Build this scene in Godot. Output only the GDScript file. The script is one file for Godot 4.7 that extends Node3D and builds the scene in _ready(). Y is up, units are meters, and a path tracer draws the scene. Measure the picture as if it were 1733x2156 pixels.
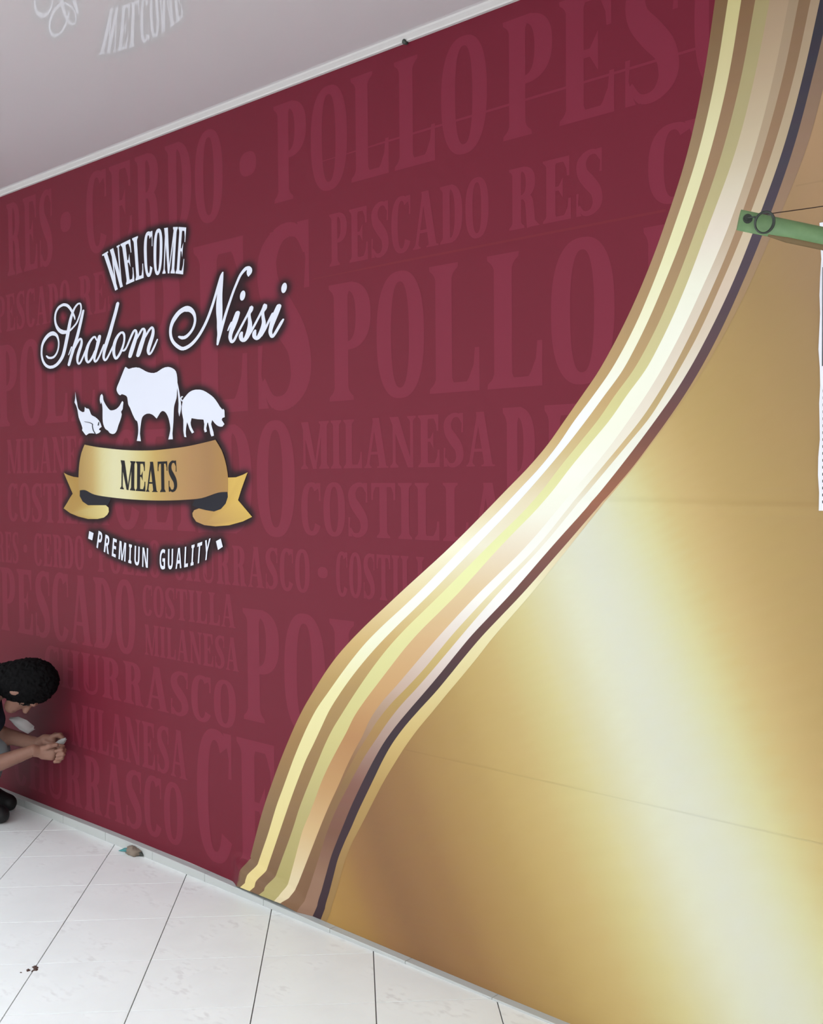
extends Node3D
# A shop room with a printed vinyl mural along one wall. Axes: x runs along the mural wall, y is up, z comes out of the wall; the wall face is z = 0.

const CEILING_Y := 2.8159
const LEFT_X := -6.5
const RIGHT_X := 1.4
const FRONT_Z := 5.2
const EAVE_Z := 2.5        # the ceiling ends here, out of view, placed so sky light reaches the floor
# placing of the print on the wall, in metres
const PANEL_Z := 0.0012
const WORD_Z := 0.0015
const STRIPE_Z := 0.0017
const EMBLEM_Z := 0.0018
const HALO_U0 := -4.8
const HALO_U1 := -2.6
const HALO_V0 := 0.95
const HALO_V1 := 2.6

const LOOKS := {"welcome_lettering": "white arched slab-serif word at the top of the emblem", "script_lettering": "white flowing script name", "bull_silhouette": "white bull silhouette", "pig_silhouette": "white pig silhouette",
	"hen_silhouette": "white hen silhouette", "fish_silhouette": "white fish silhouette", "ribbon_banner": "gold curved ribbon banner", "banner_lettering": "black condensed word on the gold banner"}

# measured shapes of the print, in metres on the wall (x along it, y up)
const EDGE_V := [0, 0.06, 0.121, 0.182, 0.243, 0.304, 0.364, 0.425, 0.486, 0.547, 0.608, 0.669, 0.73, 0.791, 0.852, 0.912, 0.973, 1.034, 1.095, 1.156, 1.217, 1.278, 1.339, 1.4, 1.46, 1.521, 1.582, 1.643, 1.704, 1.765, 1.826, 1.887, 1.948, 2.008, 2.069, 2.13, 2.191, 2.252, 2.313, 2.374, 2.435, 2.496, 2.556, 2.617, 2.678, 2.739, 2.8]
const EDGES := [
	[-3.0393, -3.0165, -2.9932, -2.9701, -2.9467, -2.9219, -2.8949, -2.8646, -2.8331, -2.7998, -2.7644, -2.7268, -2.6843, -2.6355, -2.5846, -2.5277, -2.4594, -2.3835, -2.3026, -2.221, -2.1373, -2.0545, -1.9765, -1.9016, -1.8287, -1.7543, -1.6892, -1.6354, -1.5824, -1.5302, -1.487, -1.4484, -1.4138, -1.3831, -1.3548, -1.3291, -1.3046, -1.2822, -1.2632, -1.2472, -1.2335, -1.2216, -1.2117, -1.2021, -1.192, -1.1818, -1.1717],
	[-3.0049, -2.976, -2.9466, -2.9172, -2.8876, -2.8612, -2.8346, -2.8031, -2.7723, -2.7406, -2.7057, -2.6678, -2.6236, -2.5685, -2.5128, -2.4549, -2.3906, -2.3155, -2.2339, -2.1548, -2.0798, -2.0058, -1.9309, -1.856, -1.785, -1.7145, -1.654, -1.6027, -1.5459, -1.4925, -1.4494, -1.4125, -1.3807, -1.3521, -1.3254, -1.3, -1.2752, -1.2523, -1.2327, -1.216, -1.2014, -1.1889, -1.1783, -1.1678, -1.1568, -1.1458, -1.1349],
	[-2.9511, -2.9225, -2.8934, -2.8643, -2.8352, -2.8062, -2.7775, -2.7473, -2.7156, -2.6816, -2.642, -2.6038, -2.5647, -2.5153, -2.4601, -2.4001, -2.333, -2.2599, -2.1828, -2.107, -2.0341, -1.9621, -1.8902, -1.8186, -1.7514, -1.6861, -1.6235, -1.5654, -1.5102, -1.4558, -1.4152, -1.3797, -1.3481, -1.3185, -1.2903, -1.2649, -1.241, -1.219, -1.1996, -1.1821, -1.1669, -1.1543, -1.1437, -1.1329, -1.1217, -1.1105, -1.0994],
	[-2.9002, -2.8702, -2.8397, -2.8092, -2.7783, -2.7492, -2.7231, -2.6922, -2.6589, -2.6248, -2.5906, -2.5511, -2.5032, -2.4538, -2.4017, -2.3471, -2.2866, -2.2177, -2.1421, -2.0666, -1.9933, -1.9202, -1.8456, -1.7704, -1.7053, -1.6486, -1.5885, -1.5285, -1.4774, -1.4232, -1.3814, -1.3456, -1.3146, -1.2863, -1.2598, -1.2342, -1.2092, -1.1862, -1.1662, -1.1485, -1.133, -1.1199, -1.1084, -1.0965, -1.0843, -1.0722, -1.06],
	[-2.8177, -2.7948, -2.7715, -2.7483, -2.7256, -2.7011, -2.6676, -2.6363, -2.6058, -2.569, -2.5279, -2.4855, -2.4458, -2.3939, -2.3366, -2.2799, -2.221, -2.1546, -2.0808, -2.0081, -1.941, -1.875, -1.8052, -1.7328, -1.6699, -1.6133, -1.5526, -1.4914, -1.4405, -1.3867, -1.3471, -1.3126, -1.282, -1.2545, -1.2283, -1.2017, -1.1752, -1.151, -1.1308, -1.1135, -1.0981, -1.0843, -1.0719, -1.0588, -1.0457, -1.0325, -1.0193],
	[-2.7863, -2.7553, -2.7237, -2.6921, -2.6605, -2.629, -2.5972, -2.5629, -2.5261, -2.4914, -2.4537, -2.4118, -2.3751, -2.3235, -2.259, -2.1975, -2.1354, -2.0713, -2.005, -1.9365, -1.8637, -1.7899, -1.7235, -1.6628, -1.6031, -1.5424, -1.4847, -1.4327, -1.3835, -1.34, -1.3015, -1.2664, -1.2341, -1.2025, -1.173, -1.147, -1.1232, -1.1016, -1.0824, -1.0654, -1.05, -1.0365, -1.024, -1.0108, -0.9976, -0.9843, -0.9711],
	[-2.7855, -2.7545, -2.7227, -2.6904, -2.6582, -2.626, -2.5937, -2.5583, -2.5187, -2.4803, -2.4384, -2.3904, -2.3425, -2.284, -2.2149, -2.1494, -2.0891, -2.0286, -1.9636, -1.8962, -1.8253, -1.7533, -1.6898, -1.6327, -1.5749, -1.5148, -1.4549, -1.3979, -1.3505, -1.309, -1.2723, -1.2382, -1.2063, -1.1767, -1.1493, -1.1244, -1.1012, -1.0798, -1.0601, -1.042, -1.0261, -1.0125, -0.9997, -0.9863, -0.9727, -0.9592, -0.9457],
	[-2.7206, -2.6946, -2.6682, -2.6418, -2.6155, -2.5897, -2.5598, -2.5244, -2.484, -2.4434, -2.3999, -2.3502, -2.2999, -2.2431, -2.1776, -2.1157, -2.055, -1.9948, -1.9334, -1.8704, -1.804, -1.7362, -1.6734, -1.6147, -1.5552, -1.4949, -1.4351, -1.3762, -1.3309, -1.2893, -1.2508, -1.217, -1.1862, -1.1564, -1.1281, -1.1018, -1.077, -1.0542, -1.0335, -1.0149, -0.9985, -0.9844, -0.971, -0.9569, -0.9428, -0.9286, -0.9145],
	[-2.6566, -2.6335, -2.6101, -2.5871, -2.5634, -2.5333, -2.5018, -2.4695, -2.4338, -2.3963, -2.3563, -2.3119, -2.2584, -2.1986, -2.137, -2.0779, -2.0199, -1.9607, -1.8945, -1.8274, -1.7646, -1.7034, -1.6409, -1.577, -1.5175, -1.4608, -1.4062, -1.3539, -1.304, -1.2608, -1.223, -1.1883, -1.1565, -1.1283, -1.1018, -1.0759, -1.0513, -1.0292, -1.0099, -0.9927, -0.9768, -0.9625, -0.9486, -0.9342, -0.9197, -0.9052, -0.8908],
	[-2.6177, -2.5959, -2.5739, -2.5522, -2.5305, -2.4996, -2.465, -2.4315, -2.3949, -2.3579, -2.3209, -2.2779, -2.2248, -2.1632, -2.0991, -2.041, -1.9833, -1.9233, -1.8575, -1.7907, -1.7272, -1.6654, -1.6041, -1.5436, -1.4826, -1.4229, -1.3701, -1.3192, -1.2723, -1.2308, -1.1939, -1.1607, -1.1303, -1.1017, -1.0748, -1.0493, -1.0254, -1.0039, -0.9855, -0.9688, -0.9525, -0.9369, -0.9216, -0.9059, -0.8902, -0.8745, -0.8588],
	[-2.5893, -2.5666, -2.5435, -2.5206, -2.4984, -2.4675, -2.4297, -2.3913, -2.3533, -2.3136, -2.2691, -2.2227, -2.1705, -2.1118, -2.0543, -1.9961, -1.9384, -1.8831, -1.8227, -1.7614, -1.7029, -1.6461, -1.5899, -1.5346, -1.4772, -1.4189, -1.3658, -1.3136, -1.2643, -1.2198, -1.1797, -1.1433, -1.1099, -1.0796, -1.0506, -1.0216, -0.9945, -0.9715, -0.9532, -0.9368, -0.9201, -0.9039, -0.8878, -0.8714, -0.855, -0.8387, -0.8223]
]
const STRIPES := [
	[[0.063, 122, 96, 72], [0.336, 135, 108, 78], [0.613, 155, 122, 78], [0.829, 178, 148, 95], [0.969, 200, 170, 115], [1.138, 222, 205, 160], [1.293, 235, 232, 205], [1.435, 218, 200, 160], [1.628, 190, 160, 108], [1.865, 170, 140, 100], [2.089, 160, 130, 98], [2.306, 148, 122, 92], [2.467, 130, 103, 75], [2.627, 118, 90, 62]],
	[[0.077, 222, 203, 140], [0.533, 222, 212, 155], [0.803, 228, 222, 170], [0.977, 232, 232, 205], [1.143, 235, 238, 230], [1.295, 235, 238, 250], [1.501, 232, 233, 248], [1.688, 235, 235, 228], [1.862, 232, 230, 200], [2.085, 222, 218, 172], [2.3, 215, 208, 165], [2.459, 202, 190, 145], [2.618, 192, 180, 127]],
	[[0.092, 122, 94, 70], [0.544, 148, 118, 80], [0.811, 170, 140, 92], [0.984, 195, 165, 110], [1.147, 215, 200, 150], [1.297, 228, 222, 200], [1.435, 222, 210, 180], [1.564, 200, 178, 130], [1.686, 190, 160, 112], [1.859, 172, 144, 104], [2.08, 155, 126, 95], [2.293, 148, 118, 90], [2.608, 122, 92, 66]],
	[[0.107, 172, 160, 105], [0.375, 180, 168, 115], [0.644, 200, 190, 130], [0.905, 212, 208, 148], [1.071, 222, 218, 160], [1.226, 225, 228, 168], [1.368, 222, 224, 165], [1.501, 215, 212, 155], [1.684, 205, 198, 140], [1.856, 196, 186, 138], [2.075, 188, 176, 130], [2.286, 172, 160, 118], [2.597, 155, 140, 100]],
	[[0.124, 218, 202, 165], [0.296, 205, 175, 130], [0.477, 185, 145, 100], [0.655, 175, 130, 88], [0.829, 195, 155, 108], [0.996, 205, 170, 125], [1.154, 215, 190, 150], [1.3, 225, 212, 190], [1.396, 232, 230, 215], [1.5, 235, 236, 222], [1.623, 234, 234, 216], [1.853, 234, 234, 218], [1.963, 230, 228, 210], [2.071, 222, 210, 195], [2.176, 208, 196, 174], [2.279, 192, 175, 148], [2.434, 175, 152, 125], [2.587, 160, 135, 110]],
	[[0.141, 125, 94, 72], [0.405, 135, 100, 72], [0.582, 140, 105, 75], [0.753, 168, 140, 118], [0.84, 190, 165, 150], [1.005, 215, 200, 190], [1.16, 238, 236, 230], [1.304, 235, 234, 226], [1.437, 234, 234, 222], [1.561, 228, 222, 205], [1.68, 222, 212, 196], [1.849, 212, 198, 180], [1.957, 208, 194, 176], [2.063, 190, 170, 146], [2.27, 172, 150, 124], [2.573, 150, 128, 104]],
	[[0.142, 125, 94, 70], [0.496, 135, 105, 72], [0.673, 160, 125, 80], [0.846, 178, 150, 92], [1.01, 200, 178, 120], [1.163, 222, 212, 175], [1.305, 228, 222, 205], [1.437, 222, 215, 195], [1.561, 200, 175, 130], [1.678, 182, 158, 112], [1.846, 168, 140, 104], [2.059, 158, 128, 100], [2.265, 146, 116, 90], [2.566, 125, 98, 74]],
	[[0.154, 145, 112, 92], [0.324, 120, 85, 70], [0.504, 130, 92, 80], [0.68, 165, 140, 128], [0.852, 195, 175, 165], [1.014, 225, 215, 210], [1.165, 236, 236, 232], [1.306, 235, 235, 225], [1.5, 232, 232, 220], [1.677, 225, 220, 205], [1.844, 208, 192, 172], [1.952, 206, 186, 166], [2.056, 200, 182, 155], [2.26, 178, 158, 130], [2.558, 155, 132, 108]],
	[[0.16, 60, 46, 52], [0.687, 58, 45, 50], [0.858, 66, 48, 52], [1.017, 88, 60, 60], [1.168, 105, 70, 64], [1.307, 125, 82, 72], [1.437, 150, 98, 76], [1.499, 140, 92, 72], [1.618, 112, 72, 66], [1.732, 95, 68, 70], [1.895, 82, 66, 72], [2.053, 76, 66, 76], [2.255, 66, 60, 70], [2.552, 52, 48, 56]],
	[[0.17, 150, 118, 75], [0.523, 172, 142, 88], [0.693, 198, 172, 112], [0.864, 212, 195, 140], [1.022, 222, 212, 165], [1.171, 228, 222, 185], [1.309, 215, 200, 165], [1.438, 200, 170, 130], [1.559, 190, 160, 115], [1.674, 172, 142, 96], [1.839, 160, 130, 92], [2.049, 150, 122, 98], [2.25, 140, 112, 92], [2.544, 120, 98, 82]]
]
const GOLD := [[-2.55, 167, 130, 74], [-2.42, 159, 122, 71], [-2.26, 143, 105, 69], [-2.15, 134, 98, 67], [-1.92, 145, 109, 71], [-1.75, 161, 128, 80], [-1.6, 171, 141, 88], [-1.48, 183, 156, 100], [-1.36, 191, 167, 112], [-1.27, 197, 181, 127], [-1.2, 203, 191, 140], [-1.12, 206, 199, 160], [-1, 212, 211, 187], [-0.9, 209, 209, 193], [-0.8, 208, 207, 182], [-0.72, 206, 202, 161], [-0.66, 203, 193, 143], [-0.6, 197, 176, 122], [-0.52, 189, 162, 110], [-0.45, 179, 151, 99], [-0.36, 171, 143, 93], [-0.25, 165, 136, 89], [-0.1, 157, 128, 87], [0.05, 155, 125, 92], [0.2, 165, 132, 100], [0.4, 159, 129, 102]]
const WORDS := [
	["RES", 2.43, 2.755, -4.689, -4.277],
	["·", 2.43, 2.755, -4.214, -4.128],
	["CERDO", 2.43, 2.755, -4.008, -3.092],
	["·", 2.43, 2.755, -2.997, -2.906],
	["POLLO", 2.43, 2.755, -2.813, -1.89],
	["PES", 2.43, 2.755, -1.836, -1.287],
	["C", 2.43, 2.755, -1.255, -1.136],
	["RES", 1.735, 2.35, -3.664, -2.621],
	["POLLO", 1.745, 2.12, -2.55, -1.476],
	["PESCADO", 2.18, 2.347, -2.543, -1.887],
	["RES", 2.18, 2.347, -1.816, -1.509],
	["C", 2.17, 2.36, -1.381, -1.245],
	["R", 1.745, 2.12, -1.394, -1.27],
	["POLLO", 1.745, 2.12, -4.809, -3.735],
	["PESCADO", 2.18, 2.347, -4.802, -4.146],
	["RES", 2.18, 2.347, -4.075, -3.768],
	["CERDO", 1.3, 1.69, -3.839, -2.722],
	["MILANESA", 1.527, 1.683, -2.692, -1.871],
	["COSTILLA", 1.308, 1.48, -2.693, -1.835],
	["RE", 1.3, 1.69, -1.842, -1.58],
	["MILANESA", 1.527, 1.683, -4.73, -3.909],
	["COSTILLA", 1.308, 1.48, -4.731, -3.873],
	["RES", 1.113, 1.256, -4.84, -4.635],
	["·", 1.113, 1.256, -4.591, -4.556],
	["CERDO", 1.113, 1.256, -4.495, -4.07],
	["·", 1.113, 1.256, -4.039, -4.006],
	["POLLO", 1.113, 1.256, -3.965, -3.509],
	["·", 1.113, 1.256, -3.483, -3.452],
	["CHURRASCO", 1.113, 1.256, -3.427, -2.653],
	["·", 1.113, 1.256, -2.614, -2.566],
	["COSTILLA", 1.113, 1.256, -2.527, -2.045],
	["PESCADO", 0.793, 1.088, -4.818, -3.692],
	["COSTILLA", 0.958, 1.078, -3.64, -3.054],
	["MILANESA", 0.802, 0.9225, -3.631, -3.038],
	["POL", 0.636, 1.035, -3.014, -2.354],
	["CHURRASCO", 0.59, 0.76, -4.418, -3.056],
	["MILANESA", 0.348, 0.532, -4.203, -3.36],
	["CE", 0.08, 0.565, -3.3, -2.826],
	["CHURRASCO", 0.083, 0.32, -4.72, -3.387]
]
const BULL := [Vector2(-3.7301, 1.9453), Vector2(-3.7108, 1.9357), Vector2(-3.6768, 1.9386), Vector2(-3.6338, 1.9344), Vector2(-3.5918, 1.9179), Vector2(-3.5548, 1.9089), Vector2(-3.5179, 1.9089), Vector2(-3.4812, 1.9205), Vector2(-3.4451, 1.9241), Vector2(-3.4142, 1.9171), Vector2(-3.3925, 1.9037), Vector2(-3.3843, 1.8799), Vector2(-3.3841, 1.854), Vector2(-3.3875, 1.8232), Vector2(-3.3906, 1.8027), Vector2(-3.4045, 1.7776), Vector2(-3.4094, 1.757), Vector2(-3.4132, 1.7104), Vector2(-3.4205, 1.669), Vector2(-3.4184, 1.6481), Vector2(-3.4478, 1.6479), Vector2(-3.4383, 1.6696), Vector2(-3.4333, 1.6903), Vector2(-3.4397, 1.7167), Vector2(-3.4499, 1.738), Vector2(-3.4675, 1.7545), Vector2(-3.49, 1.7571), Vector2(-3.5086, 1.7432), Vector2(-3.5227, 1.7306), Vector2(-3.5453, 1.7448), Vector2(-3.573, 1.7524), Vector2(-3.5964, 1.7508), Vector2(-3.6203, 1.7401), Vector2(-3.6306, 1.7136), Vector2(-3.6383, 1.6761), Vector2(-3.6325, 1.6462), Vector2(-3.6611, 1.6481), Vector2(-3.6507, 1.6765), Vector2(-3.6499, 1.7035), Vector2(-3.656, 1.7254), Vector2(-3.6683, 1.7313), Vector2(-3.687, 1.7538), Vector2(-3.7055, 1.7818), Vector2(-3.7178, 1.7961), Vector2(-3.7238, 1.8237), Vector2(-3.7383, 1.8327), Vector2(-3.7628, 1.8385), Vector2(-3.7728, 1.8347), Vector2(-3.7876, 1.841), Vector2(-3.7991, 1.8555), Vector2(-3.7968, 1.868), Vector2(-3.7812, 1.8874), Vector2(-3.7606, 1.9135), Vector2(-3.7401, 1.9394)]
const BULL_TAIL := [Vector2(-3.3888, 1.875), Vector2(-3.3822, 1.8565), Vector2(-3.3749, 1.8354), Vector2(-3.367, 1.8014), Vector2(-3.3617, 1.7702), Vector2(-3.3684, 1.7448), Vector2(-3.3748, 1.7322), Vector2(-3.3805, 1.7505), Vector2(-3.378, 1.7814), Vector2(-3.3815, 1.8177), Vector2(-3.3868, 1.849)]
const PIG := [Vector2(-3.3463, 1.7962), Vector2(-3.3384, 1.8024), Vector2(-3.3165, 1.8166), Vector2(-3.2907, 1.8252), Vector2(-3.2569, 1.8268), Vector2(-3.2236, 1.8213), Vector2(-3.1909, 1.8078), Vector2(-3.1626, 1.7927), Vector2(-3.1388, 1.7716), Vector2(-3.127, 1.7586), Vector2(-3.1113, 1.7455), Vector2(-3.1072, 1.7488), Vector2(-3.0994, 1.7425), Vector2(-3.0983, 1.7178), Vector2(-3.1119, 1.7159), Vector2(-3.1161, 1.7086), Vector2(-3.1005, 1.6932), Vector2(-3.1126, 1.6848), Vector2(-3.1366, 1.6871), Vector2(-3.1566, 1.6979), Vector2(-3.1726, 1.711), Vector2(-3.1787, 1.6962), Vector2(-3.1655, 1.6658), Vector2(-3.1633, 1.6532), Vector2(-3.178, 1.6512), Vector2(-3.1844, 1.6614), Vector2(-3.1897, 1.6816), Vector2(-3.1974, 1.7019), Vector2(-3.2015, 1.7021), Vector2(-3.2086, 1.6823), Vector2(-3.2047, 1.6696), Vector2(-3.2172, 1.6675), Vector2(-3.2228, 1.6777), Vector2(-3.2198, 1.6978), Vector2(-3.2244, 1.7146), Vector2(-3.2595, 1.7171), Vector2(-3.2974, 1.7227), Vector2(-3.3038, 1.7061), Vector2(-3.2982, 1.688), Vector2(-3.2834, 1.6697), Vector2(-3.2962, 1.666), Vector2(-3.3095, 1.6808), Vector2(-3.3194, 1.699), Vector2(-3.326, 1.7096), Vector2(-3.3326, 1.6867), Vector2(-3.3348, 1.6662), Vector2(-3.3317, 1.6533), Vector2(-3.3446, 1.6537), Vector2(-3.3501, 1.677), Vector2(-3.3491, 1.7182), Vector2(-3.3571, 1.7443), Vector2(-3.3582, 1.7701)]
const HEN := [Vector2(-3.9095, 1.848), Vector2(-3.9014, 1.8391), Vector2(-3.8998, 1.825), Vector2(-3.89, 1.8104), Vector2(-3.875, 1.7957), Vector2(-3.855, 1.7808), Vector2(-3.8348, 1.777), Vector2(-3.8044, 1.7811), Vector2(-3.779, 1.7937), Vector2(-3.7606, 1.8109), Vector2(-3.7519, 1.806), Vector2(-3.7576, 1.7789), Vector2(-3.7698, 1.7685), Vector2(-3.7652, 1.7572), Vector2(-3.7758, 1.7357), Vector2(-3.7914, 1.7142), Vector2(-3.802, 1.6952), Vector2(-3.8174, 1.6835), Vector2(-3.8377, 1.6814), Vector2(-3.8579, 1.6871), Vector2(-3.8679, 1.6958), Vector2(-3.8881, 1.7038), Vector2(-3.903, 1.724), Vector2(-3.9075, 1.7467), Vector2(-3.9064, 1.7804), Vector2(-3.9088, 1.803), Vector2(-3.9157, 1.8146), Vector2(-3.9212, 1.8064), Vector2(-3.9259, 1.8208), Vector2(-3.9256, 1.8292), Vector2(-3.92, 1.843)]
const FISH := [Vector2(-4.1174, 1.8686), Vector2(-4.1126, 1.848), Vector2(-4.1026, 1.8185), Vector2(-4.0977, 1.8009), Vector2(-4.0839, 1.7887), Vector2(-4.0602, 1.7801), Vector2(-4.0471, 1.7813), Vector2(-4.0432, 1.8012), Vector2(-4.0327, 1.7949), Vector2(-4.0113, 1.791), Vector2(-4.0011, 1.7763), Vector2(-3.9909, 1.7644), Vector2(-3.9647, 1.7559), Vector2(-3.9388, 1.7423), Vector2(-3.9237, 1.7276), Vector2(-3.9158, 1.7132), Vector2(-3.9327, 1.7071), Vector2(-3.937, 1.7016), Vector2(-3.9225, 1.6977), Vector2(-3.93, 1.6912), Vector2(-3.9564, 1.6852), Vector2(-3.9774, 1.6882), Vector2(-4.0147, 1.6894), Vector2(-4.0364, 1.6821), Vector2(-4.0523, 1.6923), Vector2(-4.0681, 1.7044), Vector2(-4.0646, 1.7129), Vector2(-4.078, 1.7365), Vector2(-4.0936, 1.7603), Vector2(-4.1014, 1.7895), Vector2(-4.1117, 1.8103), Vector2(-4.1244, 1.8243), Vector2(-4.1183, 1.8426)]
const BANNER_TOP := [Vector2(-4.0485, 1.6433), Vector2(-3.9581, 1.6314), Vector2(-3.865, 1.623), Vector2(-3.7744, 1.6159), Vector2(-3.6862, 1.6112), Vector2(-3.6004, 1.6088), Vector2(-3.5259, 1.6088), Vector2(-3.4308, 1.6124), Vector2(-3.3386, 1.6175), Vector2(-3.2448, 1.6269), Vector2(-3.1539, 1.638)]
const BANNER_BOTTOM := [Vector2(-4.0997, 1.45), Vector2(-4.0494, 1.4519), Vector2(-3.9751, 1.4333), Vector2(-3.8406, 1.4224), Vector2(-3.6918, 1.4159), Vector2(-3.5497, 1.4135), Vector2(-3.4493, 1.4144), Vector2(-3.3434, 1.418), Vector2(-3.2411, 1.4251), Vector2(-3.1419, 1.4458), Vector2(-3.0842, 1.4486)]
const BANNER_LEFT := [Vector2(-4.0997, 1.45), Vector2(-4.1017, 1.4878), Vector2(-4.0992, 1.5285), Vector2(-4.0913, 1.5691), Vector2(-4.0746, 1.6093), Vector2(-4.0485, 1.6433)]
const BANNER_RIGHT := [Vector2(-3.0842, 1.4486), Vector2(-3.0827, 1.4856), Vector2(-3.0859, 1.5202), Vector2(-3.0977, 1.5598), Vector2(-3.1185, 1.5998), Vector2(-3.1539, 1.638)]
const TAIL_LEFT := [Vector2(-4.0956, 1.5052), Vector2(-4.1408, 1.5084), Vector2(-4.1909, 1.5175), Vector2(-4.2212, 1.5266), Vector2(-4.2028, 1.5028), Vector2(-4.1811, 1.4751), Vector2(-4.1511, 1.4364), Vector2(-4.1718, 1.4204), Vector2(-4.2009, 1.3948), Vector2(-4.2278, 1.3725), Vector2(-4.1741, 1.3527), Vector2(-4.1078, 1.3393), Vector2(-4.0318, 1.331), Vector2(-3.9572, 1.3326), Vector2(-3.9099, 1.3392), Vector2(-3.8837, 1.351), Vector2(-3.871, 1.3637), Vector2(-3.8725, 1.3805), Vector2(-3.8928, 1.3904), Vector2(-3.9554, 1.3896), Vector2(-4.0299, 1.3886), Vector2(-4.0728, 1.4038), Vector2(-4.095, 1.4268), Vector2(-4.0932, 1.4471)]
const TAIL_RIGHT := [Vector2(-3.0847, 1.5004), Vector2(-3.0375, 1.5012), Vector2(-2.9987, 1.5097), Vector2(-2.9717, 1.5183), Vector2(-2.9875, 1.4927), Vector2(-3.0074, 1.4587), Vector2(-3.0276, 1.4195), Vector2(-2.9858, 1.3883), Vector2(-2.9498, 1.3613), Vector2(-3.002, 1.3442), Vector2(-3.0804, 1.3285), Vector2(-3.1609, 1.3225), Vector2(-3.2267, 1.3253), Vector2(-3.2769, 1.3369), Vector2(-3.2977, 1.3554), Vector2(-3.2999, 1.3682), Vector2(-3.2886, 1.3796), Vector2(-3.2588, 1.3867), Vector2(-3.2171, 1.3808), Vector2(-3.1678, 1.3765), Vector2(-3.1271, 1.3862), Vector2(-3.0986, 1.4064), Vector2(-3.0854, 1.4303), Vector2(-3.0866, 1.4486)]
const FOLD_LEFT := [Vector2(-4.0945, 1.4413), Vector2(-4.0843, 1.4501), Vector2(-4.0547, 1.456), Vector2(-4.0067, 1.4429), Vector2(-3.9539, 1.4352), Vector2(-3.8711, 1.4267), Vector2(-3.856, 1.4172), Vector2(-3.8721, 1.3946), Vector2(-3.9032, 1.3891), Vector2(-3.9554, 1.389), Vector2(-4.03, 1.3875), Vector2(-4.0728, 1.402), Vector2(-4.094, 1.4239)]
const FOLD_RIGHT := [Vector2(-3.2834, 1.4206), Vector2(-3.2244, 1.4262), Vector2(-3.1747, 1.4367), Vector2(-3.1419, 1.4493), Vector2(-3.1136, 1.4529), Vector2(-3.0899, 1.4446), Vector2(-3.0839, 1.4288), Vector2(-3.0971, 1.404), Vector2(-3.1256, 1.3837), Vector2(-3.1679, 1.3755), Vector2(-3.2172, 1.3797), Vector2(-3.263, 1.3867), Vector2(-3.3009, 1.3979)]
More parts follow.
